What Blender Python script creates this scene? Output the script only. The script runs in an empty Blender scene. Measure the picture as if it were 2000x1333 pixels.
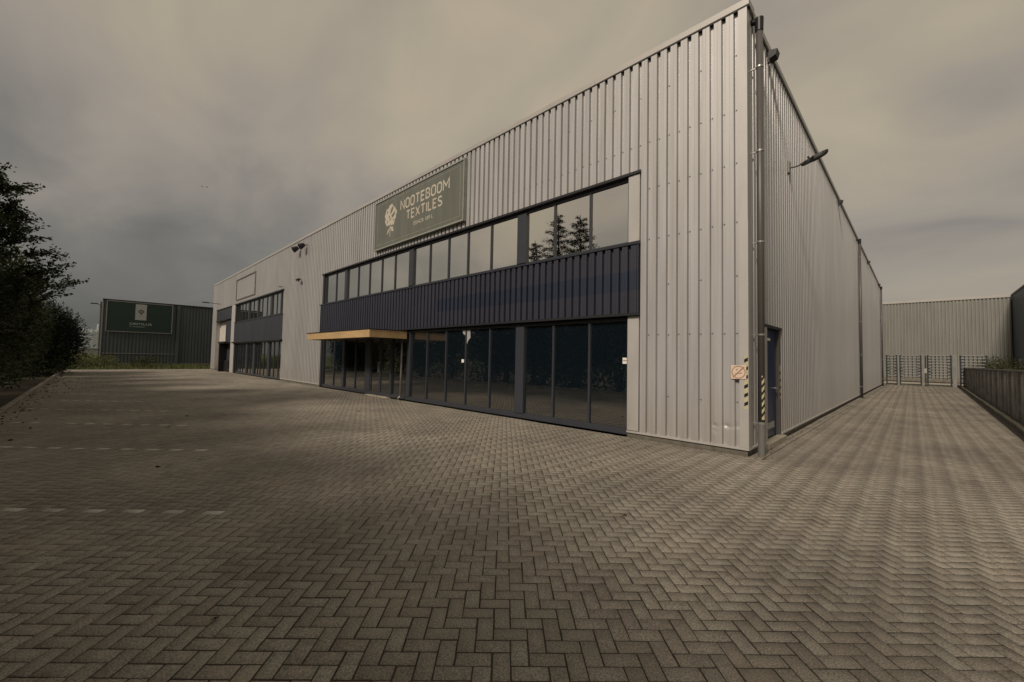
import bpy, math, random
import numpy as np
from mathutils import Vector, Matrix
random.seed(7); rng = np.random.default_rng(11)
S = bpy.context.scene
COL = S.collection
R = math.radians

# ------------------------------------------------------------------ camera
CX, CY, CZ, YAW, PITCH, ROLL, FPX = 2.0863, -7.9296, 1.6, 0.7778, 0.0419, 0.0196, 804.38
fw = Vector((-math.sin(YAW)*math.cos(PITCH), math.cos(YAW)*math.cos(PITCH), math.sin(PITCH)))
rt = Vector((math.cos(YAW), math.sin(YAW), 0)); up = rt.cross(fw)
r2 = rt*math.cos(ROLL)+up*math.sin(ROLL); u2 = -rt*math.sin(ROLL)+up*math.cos(ROLL)
cd = bpy.data.cameras.new('camera'); cam = bpy.data.objects.new('camera', cd); COL.objects.link(cam)
cam.matrix_world = Matrix(((r2.x, u2.x, -fw.x, CX), (r2.y, u2.y, -fw.y, CY), (r2.z, u2.z, -fw.z, CZ), (0, 0, 0, 1)))
cd.sensor_width = 36; cd.lens = FPX/2000*36; cd.clip_start = .05; cd.clip_end = 3000
S.camera = cam

# ------------------------------------------------------------------ world: heavy evening cloud over a hazy sky
SUN_EL, SUN_AZ = R(40), math.atan2(0.12, -0.993)      # direction the light comes from, as (x, y)
sd = Vector((math.cos(SUN_EL)*math.sin(SUN_AZ), math.cos(SUN_EL)*math.cos(SUN_AZ), math.sin(SUN_EL)))
W = bpy.data.worlds.new('World'); S.world = W; W.use_nodes = True
nt = W.node_tree; nt.nodes.clear()
def N(t, **k):
    n = nt.nodes.new(t)
    for a, v in k.items(): setattr(n, a, v)
    return n
def wm(op, a, b=None, c=None):
    n = N('ShaderNodeMath', operation=op)
    for i, v in enumerate((a, b, c)):
        if v is None: continue
        if isinstance(v, (int, float)): n.inputs[i].default_value = v
        else: nt.links.new(v, n.inputs[i])
    return n.outputs[0]
sky = N('ShaderNodeTexSky', sky_type='NISHITA'); sky.sun_disc = False
sky.sun_elevation = SUN_EL; sky.sun_rotation = math.atan2(sd.x, sd.y)
sky.dust_density = 3; sky.air_density = 1.2
tc = N('ShaderNodeTexCoord'); sep = N('ShaderNodeSeparateXYZ'); nt.links.new(tc.outputs['Generated'], sep.inputs[0])
dx, dy, dz = sep.outputs
den = wm('ADD', wm('MAXIMUM', dz, 0.0), 0.36)
cmb = N('ShaderNodeCombineXYZ'); nt.links.new(wm('DIVIDE', dx, den), cmb.inputs[0]); nt.links.new(wm('DIVIDE', dy, den), cmb.inputs[1])
def wnoise(scale, detail, rough, dist, off=0.0):
    mp = N('ShaderNodeMapping'); mp.inputs['Location'].default_value = (off, off*.7, off*.3); mp.inputs['Rotation'].default_value = (0, 0, .5)
    mp.inputs['Scale'].default_value = (1, 1.3, 1)
    nt.links.new(cmb.outputs[0], mp.inputs[0])
    n = N('ShaderNodeTexNoise'); n.inputs['Scale'].default_value = scale; n.inputs['Detail'].default_value = detail
    n.inputs['Roughness'].default_value = rough; n.inputs['Distortion'].default_value = dist
    nt.links.new(mp.outputs[0], n.inputs['Vector']); return n.outputs['Fac']
big = wnoise(.75, 3, .5, .4, 1.2); mid = wnoise(2.1, 5, .5, .5, 4.4)
# rain-grey bank low in the west, thinner and paler cloud to the north-east
west = wm('ADD', wm('MULTIPLY', dx, -.55), wm('MULTIPLY', dy, -.10))
low = wm('SUBTRACT', 1.0, wm('MINIMUM', wm('MULTIPLY', wm('MAXIMUM', dz, 0.0), 1.9), 1.0))
bank = wm('MULTIPLY', wm('MAXIMUM', wm('ADD', west, .18), 0.0), low)
v = wm('ADD', wm('MULTIPLY', big, .60), wm('MULTIPLY', mid, .40))
amp = wm('MULTIPLY', wm('MINIMUM', wm('ADD', wm('MULTIPLY', wm('MAXIMUM', dz, 0.0), 2.2), .22), 1.0), 2.2)
v = wm('ADD', wm('MULTIPLY', wm('SUBTRACT', v, .5), amp), .705)
v = wm('SUBTRACT', v, wm('MULTIPLY', bank, .86))
rp = N('ShaderNodeValToRGB'); el = rp.color_ramp.elements
el[0].position = 0.0; el[0].color = (.095, .097, .094, 1)
el[1].position = 1.0; el[1].color = (.50, .42, .30, 1)
for pos, c in ((.28, (.180, .172, .156, 1)), (.55, (.318, .280, .238, 1)), (.78, (.400, .347, .266, 1))):
    e = el.new(pos); e.color = c
nt.links.new(v, rp.inputs[0])
sc10 = N('ShaderNodeVectorMath', operation='SCALE'); sc10.inputs['Scale'].default_value = 10.0
nt.links.new(rp.outputs[0], sc10.inputs[0])
mx = N('ShaderNodeMixRGB'); mx.inputs[0].default_value = .955
nt.links.new(sky.outputs[0], mx.inputs[1]); nt.links.new(sc10.outputs[0], mx.inputs[2])
bg = N('ShaderNodeBackground'); bg.inputs[1].default_value = .1; nt.links.new(mx.outputs[0], bg.inputs[0])
wo = N('ShaderNodeOutputWorld'); nt.links.new(bg.outputs[0], wo.inputs[0])

# ------------------------------------------------------------------ sun behind thin cloud
sl = bpy.data.lights.new('sun', 'SUN'); sl.energy = 3.05; sl.angle = R(11); sl.color = (1, .87, .73)
sun = bpy.data.objects.new('sun', sl); COL.objects.link(sun)
sun.rotation_euler = (-sd).to_track_quat('-Z', 'Y').to_euler(); sun.location = (0, -20, 30)
S.view_settings.view_transform = 'Standard'; S.view_settings.look = 'None'
S.view_settings.exposure = 0.0; S.view_settings.gamma = 1.0
S.render.engine = 'CYCLES'; S.cycles.use_denoising = True; S.cycles.max_bounces = 8
S.cycles.sample_clamp_indirect = 6

# ------------------------------------------------------------------ materials
def mat(name, col, rough=.6, metal=0.0, spec=.5, var=.12, vscale=3.0, bump=0.0, bscale=60.0, stretch=None, extra=None, rnd=.045):
    m = bpy.data.materials.new(name); m.use_nodes = True
    t = m.node_tree; b = t.nodes['Principled BSDF']
    b.inputs['Roughness'].default_value = rough; b.inputs['Metallic'].default_value = metal
    b.inputs['Specular IOR Level'].default_value = spec
    g = t.nodes.new('ShaderNodeNewGeometry'); mp = t.nodes.new('ShaderNodeMapping')
    t.links.new(g.outputs['Position'], mp.inputs[0])
    if stretch: mp.inputs['Scale'].default_value = stretch
    n = t.nodes.new('ShaderNodeTexNoise'); n.inputs['Scale'].default_value = vscale; n.inputs['Detail'].default_value = 5
    t.links.new(mp.outputs[0], n.inputs['Vector'])
    mr = t.nodes.new('ShaderNodeMapRange'); mr.inputs[1].default_value = .3; mr.inputs[2].default_value = .7
    mr.inputs[3].default_value = 1-var; mr.inputs[4].default_value = 1+var
    t.links.new(n.outputs['Fac'], mr.inputs[0])
    vm = t.nodes.new('ShaderNodeVectorMath'); vm.operation = 'SCALE'; vm.inputs[0].default_value = col[:3]
    oi = t.nodes.new('ShaderNodeObjectInfo')
    rr = t.nodes.new('ShaderNodeMapRange'); rr.inputs[3].default_value = 1-rnd; rr.inputs[4].default_value = 1+rnd
    t.links.new(oi.outputs['Random'], rr.inputs[0])
    t.links.new(nmath(t, 'MULTIPLY', mr.outputs[0], rr.outputs[0]), vm.inputs['Scale'])
    out = vm.outputs[0]
    if extra: out = extra(t, out, g)
    t.links.new(out, b.inputs['Base Color'])
    if bump:
        n2 = t.nodes.new('ShaderNodeTexNoise'); n2.inputs['Scale'].default_value = bscale; n2.inputs['Detail'].default_value = 4
        t.links.new(mp.outputs[0], n2.inputs['Vector'])
        bp = t.nodes.new('ShaderNodeBump'); bp.inputs['Strength'].default_value = bump; bp.inputs['Distance'].default_value = .01
        t.links.new(n2.outputs['Fac'], bp.inputs['Height']); t.links.new(bp.outputs[0], b.inputs['Normal'])
    return m
def sepxyz(t, g):
    s = t.nodes.new('ShaderNodeSeparateXYZ'); t.links.new(g.outputs['Position'], s.inputs[0]); return s
def nmath(t, op, a, b=None):
    n = t.nodes.new('ShaderNodeMath'); n.operation = op
    for i, v in enumerate((a, b)):
        if v is None: continue
        if isinstance(v, (int, float)): n.inputs[i].default_value = v
        else: t.links.new(v, n.inputs[i])
    return n.outputs[0]
def mixc(t, fac, a, col):
    m = t.nodes.new('ShaderNodeMixRGB'); t.links.new(a, m.inputs[1]); m.inputs[2].default_value = (*col, 1)
    if isinstance(fac, (int, float)): m.inputs[0].default_value = fac
    else: t.links.new(fac, m.inputs[0])
    return m.outputs[0]
def grime(strength, zmax, col):
    """splash dirt rising unevenly from the ground"""
    def f(t, out, g):
        s = sepxyz(t, g)
        n = t.nodes.new('ShaderNodeTexNoise'); n.inputs['Scale'].default_value = 1.4; n.inputs['Detail'].default_value = 6
        mp = t.nodes.new('ShaderNodeMapping'); mp.inputs['Scale'].default_value = (3, 3, .35)
        t.links.new(g.outputs['Position'], mp.inputs[0]); t.links.new(mp.outputs[0], n.inputs['Vector'])
        h = nmath(t, 'SUBTRACT', 1.0, nmath(t, 'DIVIDE', s.outputs[2], zmax))
        h = nmath(t, 'MULTIPLY', nmath(t, 'MAXIMUM', h, 0.0), nmath(t, 'MULTIPLY', n.outputs['Fac'], strength*2))
        st = nmath(t, 'MULTIPLY', nmath(t, 'MAXIMUM', nmath(t, 'SUBTRACT', n.outputs['Fac'], .53), 0.0), 1.1)
        return mixc(t, nmath(t, 'MINIMUM', nmath(t, 'ADD', h, st), .8), out, col)
    return f
M = {}
M['clad'] = mat('silver_cladding', (.437, .432, .432), .43, .3, .5, .10, 2.6, stretch=(2.2, 2.2, .16), extra=grime(.3, 1.3, (.26, .23, .18)))
M['trim'] = mat('silver_trim', (.43, .42, .41), .45, .2, .5, .05, 2.0, extra=grime(.25, .9, (.28, .25, .2)))
M['coping'] = mat('coping_metal', (.40, .385, .365), .45, .2, .5, .06, 1.5)
def bluestrip(t, out, g):  # deeper blue strip along the corner end of the navy band
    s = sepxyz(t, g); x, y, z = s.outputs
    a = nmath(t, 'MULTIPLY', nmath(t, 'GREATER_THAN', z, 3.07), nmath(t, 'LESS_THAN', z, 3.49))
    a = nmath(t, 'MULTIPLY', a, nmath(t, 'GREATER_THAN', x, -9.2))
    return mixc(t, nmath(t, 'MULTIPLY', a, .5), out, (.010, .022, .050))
M['navy'] = mat('navy_cladding', (.036, .038, .054), .42, .1, .5, .10, 2.0, stretch=(1.5, 1.5, .3), extra=bluestrip)
M['navyflat'] = mat('navy_panel', (.036, .037, .050), .45, .1, .5, .15, .9, stretch=(1, 1, .4))
M['frame'] = mat('window_frame_paint', (.040, .044, .055), .38, .1, .5, .06, 3)
M['black'] = mat('black_metal', (.012, .012, .013), .45, .1, .4, .1, 4)
M['dark'] = mat('dark_trim', (.020, .021, .025), .5, .1, .4, .1, 4)
M['plinth'] = mat('plinth_concrete', (.17, .155, .13), .9, 0, .3, .25, 4, .3, 50, extra=grime(.5, .3, (.06, .055, .04)))
M['pipe'] = mat('grey_pipe', (.078, .073, .069), .45, 0, .5, .1, 2, stretch=(2, 2, .6))
M['pipelow'] = mat('pale_pipe', (.135, .13, .125), .5, 0, .5, .1, 2)
M['zinc'] = mat('zinc', (.30, .29, .28), .4, .5, .5, .15, 4)
def grain(t, out, g):
    w = t.nodes.new('ShaderNodeTexNoise'); w.inputs['Scale'].default_value = 6; w.inputs['Detail'].default_value = 6
    mp = t.nodes.new('ShaderNodeMapping'); mp.inputs['Scale'].default_value = (.35, .6, 9)
    t.links.new(g.outputs['Position'], mp.inputs[0]); t.links.new(mp.outputs[0], w.inputs['Vector'])
    return mixc(t, nmath(t, 'MULTIPLY', nmath(t, 'MAXIMUM', nmath(t, 'SUBTRACT', w.outputs['Fac'], .45), 0.0), 1.6), out, (.25, .11, .035))
M['timber'] = mat('oak_boards', (.50, .35, .18), .5, 0, .4, .12, 1.2, extra=grain)
M['door'] = mat('blue_door_paint', (.014, .028, .080), .38, 0, .5, .12, 2)
M['shutter'] = mat('pale_dock_door', (.44, .41, .37), .5, 0, .5, .08, 2, extra=grime(.4, 1.2, (.3, .22, .17)))
M['signgreen'] = mat('sign_green', (.120, .126, .108), .55, 0, .4, .12, 1.2, stretch=(3, 3, .25))
M['signdark'] = mat('sign_dark_green', (.006, .024, .018), .5, 0, .5, .08, 2)
M['signframe'] = mat('sign_frame', (.30, .31, .27), .5, .2, .5, .1, 3)
M['cream'] = mat('cream_lettering', (.47, .43, .35), .6, 0, .3, .05, 5)
M['greywhite'] = mat('offwhite', (.34, .34, .33), .6, 0, .4, .08, 5)
M['linegreen'] = mat('faded_line', (.27, .27, .21), .6, 0, .4, .2, 6)
M['white'] = mat('white_plate', (.78, .75, .70), .5, 0, .5, .04, 6)
M['pink'] = mat('faded_sign_plate', (.60, .49, .40), .55, 0, .5, .05, 9)
M['red'] = mat('faded_red', (.36, .19, .11), .6, 0, .4, .1, 9)
M['brownprint'] = mat('faded_print', (.30, .20, .15), .6, 0, .4, .1, 9)
M['tape'] = mat('hazard_yellow', (.47, .41, .26), .5, 0, .5, .08, 12)
M['kerb'] = mat('kerb_concrete', (.21, .195, .165), .9, 0, .3, .28, 3, .4, 60)
M['bed'] = mat('joint_sand', (.040, .035, .028), .95, 0, .2, .35, 6)
M['soil'] = mat('soil', (.050, .042, .030), .95, 0, .2, .4, 2, .5, 12)
M['ground'] = mat('rough_grass_ground', (.060, .070, .030), .95, 0, .2, .35, .6, .5, 6)
M['concrete'] = mat('concrete_apron', (.33, .30, .24), .9, 0, .3, .18, 1.2, .2, 40)
M['wood'] = mat('weathered_fence', (.27, .262, .25), .8, 0, .3, .35, 3, .3, 30)
M['postgrey'] = mat('galvanised', (.22, .22, .21), .5, .3, .5, .15, 3)
M['gaterail'] = mat('gate_rail', (.13, .13, .125), .5, .3, .5, .1, 3)
M['gatedark'] = mat('gate_hardware', (.022, .028, .030), .55, .1, .4, .15, 4)
M['paleclad'] = mat('pale_cladding', (.20, .20, .18), .5, .1, .5, .08, 1.4, stretch=(1.5, 1.5, .3))
M['blueclad'] = mat('blue_cladding', (.030, .042, .060), .5, .1, .4, .10, .7)
M['greyclad'] = mat('slate_cladding', (.070, .083, .088), .5, .1, .4, .10, 1.0, stretch=(1, 1, .3))
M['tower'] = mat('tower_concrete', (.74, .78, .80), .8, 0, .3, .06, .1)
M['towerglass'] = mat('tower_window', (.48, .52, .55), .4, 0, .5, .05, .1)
M['roof'] = mat('roof_felt', (.06, .06, .06), .9)
M['inner'] = mat('interior_wall', (.45, .42, .38), .8)
M['innerfloor'] = mat('interior_floor', (.12, .11, .10), .7)
M['blind'] = mat('blind_fabric', (.62, .58, .46), .8, 0, .3, .06, 3)
M['bark'] = mat('bark', (.050, .042, .032), .9, 0, .2, .3, 6, .5, 30)
M['feather'] = mat('bird_plumage', (.05, .05, .05), .8)

def glass(name, refl, tint, film=None):
    m = bpy.data.materials.new(name); m.use_nodes = True; t = m.node_tree; t.nodes.clear()
    tr = t.nodes.new('ShaderNodeBsdfTransparent'); tr.inputs[0].default_value = (*tint, 1)
    gl = t.nodes.new('ShaderNodeBsdfGlossy'); gl.inputs['Roughness'].default_value = .012
    gl.inputs[0].default_value = (.98, .95, .87, 1)
    n = t.nodes.new('ShaderNodeTexNoise'); n.inputs['Scale'].default_value = 1.3; n.inputs['Detail'].default_value = 2
    g = t.nodes.new('ShaderNodeNewGeometry'); t.links.new(g.outputs['Position'], n.inputs['Vector'])
    bp = t.nodes.new('ShaderNodeBump'); bp.inputs['Strength'].default_value = .35; bp.inputs['Distance'].default_value = .006
    t.links.new(n.outputs['Fac'], bp.inputs['Height']); t.links.new(bp.outputs[0], gl.inputs['Normal'])
    fr = t.nodes.new('ShaderNodeFresnel'); fr.inputs[0].default_value = 1.5
    f = nmath(t, 'MINIMUM', nmath(t, 'ADD', nmath(t, 'MULTIPLY', fr.outputs[0], 1.4), refl), .95)
    body = tr.outputs[0]
    if film:
        df = t.nodes.new('ShaderNodeBsdfDiffuse'); df.inputs[0].default_value = (*film, 1)
        m2 = t.nodes.new('ShaderNodeMixShader'); m2.inputs[0].default_value = .6; t.links.new(tr.outputs[0], m2.inputs[1]); t.links.new(df.outputs[0], m2.inputs[2]); body = m2.outputs[0]
    ms = t.nodes.new('ShaderNodeMixShader'); t.links.new(f, ms.inputs[0]); t.links.new(body, ms.inputs[1]); t.links.new(gl.outputs[0], ms.inputs[2])
    o = t.nodes.new('ShaderNodeOutputMaterial'); t.links.new(ms.outputs[0], o.inputs[0]); return m
M['glass_up'] = glass('reflective_glass', .82, (.55, .57, .50))
M['glass_low'] = glass('tinted_glass', .20, (.20, .25, .28), (.009, .016, .024))

def leafmat(name, c1, c2):
    m = bpy.data.materials.new(name); m.use_nodes = True; t = m.node_tree; b = t.nodes['Principled BSDF']
    a = t.nodes.new('ShaderNodeAttribute'); a.attribute_name = 'tone'
    mx = t.nodes.new('ShaderNodeMixRGB'); t.links.new(a.outputs['Fac'], mx.inputs[0]); mx.inputs[1].default_value = (*c1, 1); mx.inputs[2].default_value = (*c2, 1)
    t.links.new(mx.outputs[0], b.inputs['Base Color']); b.inputs['Roughness'].default_value = .6; b.inputs['Specular IOR Level'].default_value = .25
    tl = t.nodes.new('ShaderNodeBsdfTranslucent'); t.links.new(mx.outputs[0], tl.inputs[0])
    ms = t.nodes.new('ShaderNodeMixShader'); ms.inputs[0].default_value = .2
    o = t.nodes['Material Output']; t.links.new(b.outputs[0], ms.inputs[1]); t.links.new(tl.outputs[0], ms.inputs[2]); t.links.new(ms.outputs[0], o.inputs[0]); return m
M['leaf'] = leafmat('broad_leaf', (.016, .025, .011), (.055, .070, .028))
M['hedge'] = leafmat('hedge_leaf', (.024, .034, .016), (.062, .078, .032))
M['yew'] = leafmat('yew_needle', (.006, .012, .008), (.018, .028, .014))
M['scrub'] = leafmat('scrub_leaf', (.050, .062, .022), (.12, .13, .045))
M['spruce'] = leafmat('spruce_needle', (.008, .014, .008), (.025, .035, .018))
M['weed'] = leafmat('weed_leaf', (.03, .035, .012), (.08, .085, .03))
M['litter'] = leafmat('dead_leaf', (.020, .016, .010), (.07, .05, .028))

def brickmat(name, base, white=False):
    m = bpy.data.materials.new(name); m.use_nodes = True; t = m.node_tree; b = t.nodes['Principled BSDF']
    a = t.nodes.new('ShaderNodeAttribute'); a.attribute_name = 'tone'
    g = t.nodes.new('ShaderNodeNewGeometry')
    def nz(s, d, r=.5):
        n = t.nodes.new('ShaderNodeTexNoise'); n.inputs['Scale'].default_value = s; n.inputs['Detail'].default_value = d; n.inputs['Roughness'].default_value = r
        t.links.new(g.outputs['Position'], n.inputs['Vector']); return n.outputs['Fac']
    def mr(v, a0, a1, b0, b1):
        n = t.nodes.new('ShaderNodeMapRange'); t.links.new(v, n.inputs[0])
        for i, q in enumerate((a0, a1, b0, b1)): n.inputs[i+1].default_value = q
        return n.outputs[0]
    tone = mr(a.outputs['Fac'], 0, 1, .84, 1.14)
    stain = mr(nz(.45, 7, .66), .33, .66, .68, 1.2)
    blot = mr(nz(6.5, 5, .65), .3, .7, .90, 1.08)
    speck = mr(nz(95, 4, .75), .36, .66, .5, 1.6)
    k = nmath(t, 'MULTIPLY', nmath(t, 'MULTIPLY', tone, stain), nmath(t, 'MULTIPLY', blot, speck))
    hue = t.nodes.new('ShaderNodeMixRGB'); t.links.new(a.outputs['Fac'], hue.inputs[0])
    hue.inputs[1].default_value = (base[0]*1.03, base[1]*.985, base[2]*.96, 1); hue.inputs[2].default_value = (base[0]*.98, base[1]*1.0, base[2]*1.0, 1)
    sc = t.nodes.new('ShaderNodeVectorMath'); sc.operation = 'SCALE'; t.links.new(hue.outputs[0], sc.inputs[0]); t.links.new(k, sc.inputs['Scale'])
    # scattered oil and tyre marks, moss dust
    oil = mr(nz(1.9, 7, .6), .60, .74, 0, .5)
    sand = mr(nz(.9, 8, .7), .54, .72, 0, .55)
    t.links.new(mixc(t, oil, mixc(t, sand, sc.outputs[0], (.235, .205, .160)), (.045, .042, .036)), b.inputs['Base Color'])
    b.inputs['Roughness'].default_value = .82; b.inputs['Specular IOR Level'].default_value = .35
    bp = t.nodes.new('ShaderNodeBump'); bp.inputs['Strength'].default_value = .5; bp.inputs['Distance'].default_value = .003
    t.links.new(nz(160, 3, .6), bp.inputs['Height']); t.links.new(bp.outputs[0], b.inputs['Normal']); return m
M['brick'] = brickmat('paver_concrete', (.212, .194, .164))
M['brickwhite'] = brickmat('white_paver', (.44, .425, .39))

# ------------------------------------------------------------------ mesh helpers
class MB:
    def __init__(s): s.v = []; s.f = []
    def add(s, vs, fs):
        o = len(s.v); s.v += [tuple(q) for q in vs]; s.f += [tuple(o+i for i in f) for f in fs]; return s
    def box(s, x0, x1, y0, y1, z0, z1):
        return s.add([(x0,y0,z0),(x1,y0,z0),(x1,y1,z0),(x0,y1,z0),(x0,y0,z1),(x1,y0,z1),(x1,y1,z1),(x0,y1,z1)],
                     [(0,3,2,1),(4,5,6,7),(0,1,5,4),(1,2,6,5),(2,3,7,6),(3,0,4,7)])
    def bbox(s, x0, x1, y0, y1, z0, z1, b=.01):
        """box with chamfered edges in z (top ring) and verticals kept simple"""
        b = min(b, (x1-x0)/3, (y1-y0)/3, (z1-z0)/3)
        ring = lambda i, z: [(x0+i,y0+i,z),(x1-i,y0+i,z),(x1-i,y1-i,z),(x0+i,y1-i,z)]
        vs = ring(b, z0)+ring(0, z0+b)+ring(0, z1-b)+ring(b, z1)
        fs = [(3,2,1,0),(12,13,14,15)]
        for k in range(3):
            for i in range(4):
                j = (i+1) % 4; fs.append((k*4+i, k*4+j, k*4+4+j, k*4+4+i))
        return s.add(vs, fs)
    def tube(s, p0, p1, r0, r1=None, n=10, cap=True):
        r1 = r0 if r1 is None else r1
        p0 = Vector(p0); p1 = Vector(p1); d = (p1-p0).normalized()
        a = d.orthogonal().normalized(); b = d.cross(a)
        vs = []
        for p, r in ((p0, r0), (p1, r1)):
            for i in range(n):
                t = 2*math.pi*i/n; vs.append(p+a*(r*math.cos(t))+b*(r*math.sin(t)))
        fs = [(i, (i+1) % n, n+(i+1) % n, n+i) for i in range(n)]
        if cap: fs += [tuple(reversed(range(n))), tuple(range(n, 2*n))]
        return s.add(vs, fs)
    def path(s, pts, r, n=8):
        for i in range(len(pts)-1): s.tube(pts[i], pts[i+1], r if not isinstance(r, (list, tuple)) else r[i], r if not isinstance(r, (list, tuple)) else r[i+1], n)
        return s
    def prism(s, poly, fn, d0, d1):
        """poly of 2-D points, fn(a, b, depth) -> 3-D"""
        n = len(poly)
        vs = [fn(a, b, d0) for a, b in poly]+[fn(a, b, d1) for a, b in poly]
        return s.add(vs, [tuple(range(n)), tuple(reversed(range(n, 2*n)))]+[(i, n+i, n+(i+1) % n, (i+1) % n) for i in range(n)])
    def mesh(s, name):
        m = bpy.data.meshes.new(name); m.from_pydata(s.v, [], s.f)
        return m
    def build(s, name, material, parent=None, smooth=False, fix=True):
        m = s.mesh(name)
        if fix:
            import bmesh
            bm = bmesh.new(); bm.from_mesh(m); bmesh.ops.recalc_face_normals(bm, faces=bm.faces); bm.to_mesh(m); bm.free()
        if smooth: m.shade_smooth()
        return link(name, m, material, parent)
def link(name, mesh, material=None, parent=None, loc=None):
    o = bpy.data.objects.new(name, mesh); COL.objects.link(o)
    if material is not None and not mesh.materials: mesh.materials.append(M[material] if isinstance(material, str) else material)
    if parent is not None: o.parent = parent; o.matrix_parent_inverse = Matrix.Translation(-parent.location)
    if loc is not None: o.location = loc
    return o
def tag(o, label, cat, group=None):
    o['label'] = label; o['category'] = cat
    if group: o['group'] = group
    return o
def thing(name, label, cat, loc=(0, 0, 0), group=None):
    o = bpy.data.objects.new(name, None); COL.objects.link(o); o.location = loc; o.empty_display_size = .2
    return tag(o, label, cat, group)
def kind(o, k='structure'): o['kind'] = k; return o
def quads(name, V, F, material, parent=None, tone=None, smooth=False):
    """numpy mesh; V (n,3), F (m,4); tone per face"""
    m = bpy.data.meshes.new(name); nv, nf = len(V), len(F); k = F.shape[1]
    m.vertices.add(nv); m.vertices.foreach_set('co', np.ascontiguousarray(V, dtype=np.float32).ravel())
    m.loops.add(nf*k); m.loops.foreach_set('vertex_index', np.ascontiguousarray(F, dtype=np.int32).ravel())
    m.polygons.add(nf); m.polygons.foreach_set('loop_start', np.arange(0, nf*k, k, dtype=np.int32))
    m.update(calc_edges=True)
    if tone is not None:
        a = m.attributes.new('tone', 'FLOAT', 'FACE'); a.data.foreach_set('value', np.ascontiguousarray(tone, dtype=np.float32))
    return link(name, m, material, parent)
def text(body, x0, x1, zc, h, extr=.004):
    """flat lettering centred in local x,y; returns mesh scaled to width x1-x0 and cap height h"""
    c = bpy.data.curves.new('t', 'FONT'); c.body = body; c.size = 1; c.extrude = 0; c.resolution_u = 4; c.offset = .009
    o = bpy.data.objects.new('t', c); COL.objects.link(o); dg = bpy.context.evaluated_depsgraph_get()
    me = bpy.data.meshes.new_from_object(o.evaluated_get(dg)); bpy.data.objects.remove(o)
    co = np.zeros(len(me.vertices)*3); me.vertices.foreach_get('co', co); co = co.reshape(-1, 3)
    mn, mxx = co.min(0), co.max(0)
    co[:, 0] = (co[:, 0]-mn[0])/(mxx[0]-mn[0])*(x1-x0)+x0; co[:, 1] = (co[:, 1]-(mn[1]+mxx[1])/2)/(mxx[1]-mn[1])*h+zc
    F = [tuple(p.vertices) for p in me.polygons]
    bpy.data.meshes.remove(me)
    return co, F

# ------------------------------------------------------------------ SETTING: ground, paving, kerbs
kR = lambda y: 3.66+.0178*y                    # inner face of the alley kerb
g = kind(MB().add([(-900,-700,-.10),(700,-700,-.10),(700,900,-.10),(-900,900,-.10)], [(0,1,2,3)]).build('ground', 'ground', fix=False))
yb = -9.40
def sag(x, y): return .004*np.sin(.83*x+1.3)*np.sin(1.05*y+.4)+.002*np.sin(1.9*x-1.5*y)+.0012*np.sin(3.3*x+2.7*y+1)
def bed_mesh():
    V = []; F = []
    for x0, x1, y0, y1 in ((-46.6, 3.95, yb, 0.0), (0.0, 4.6, 0.0, 45.0)):
        nx = int((x1-x0)/.4); ny = int((y1-y0)/.4); X, Y = np.meshgrid(np.linspace(x0, x1, nx+1), np.linspace(y0, y1, ny+1), indexing='ij')
        o = sum(len(v) for v in V); V.append(np.stack([X.ravel(), Y.ravel(), sag(X, Y).ravel()-.0036], -1))
        a, b = np.meshgrid(np.arange(nx), np.arange(ny), indexing='ij'); q = (a*(ny+1)+b).ravel()+o
        F.append(np.stack([q, q+ny+1, q+ny+2, q+1], -1))
    return quads('pavement', np.concatenate(V), np.concatenate(F), 'bed')
pave = kind(bed_mesh())
U = .0985; ANG = R(45.4); ORG = np.array([-.01, -5.78]); EU = np.array([math.cos(ANG), math.sin(ANG)]); EV = np.array([-math.sin(ANG), math.cos(ANG)])
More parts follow.
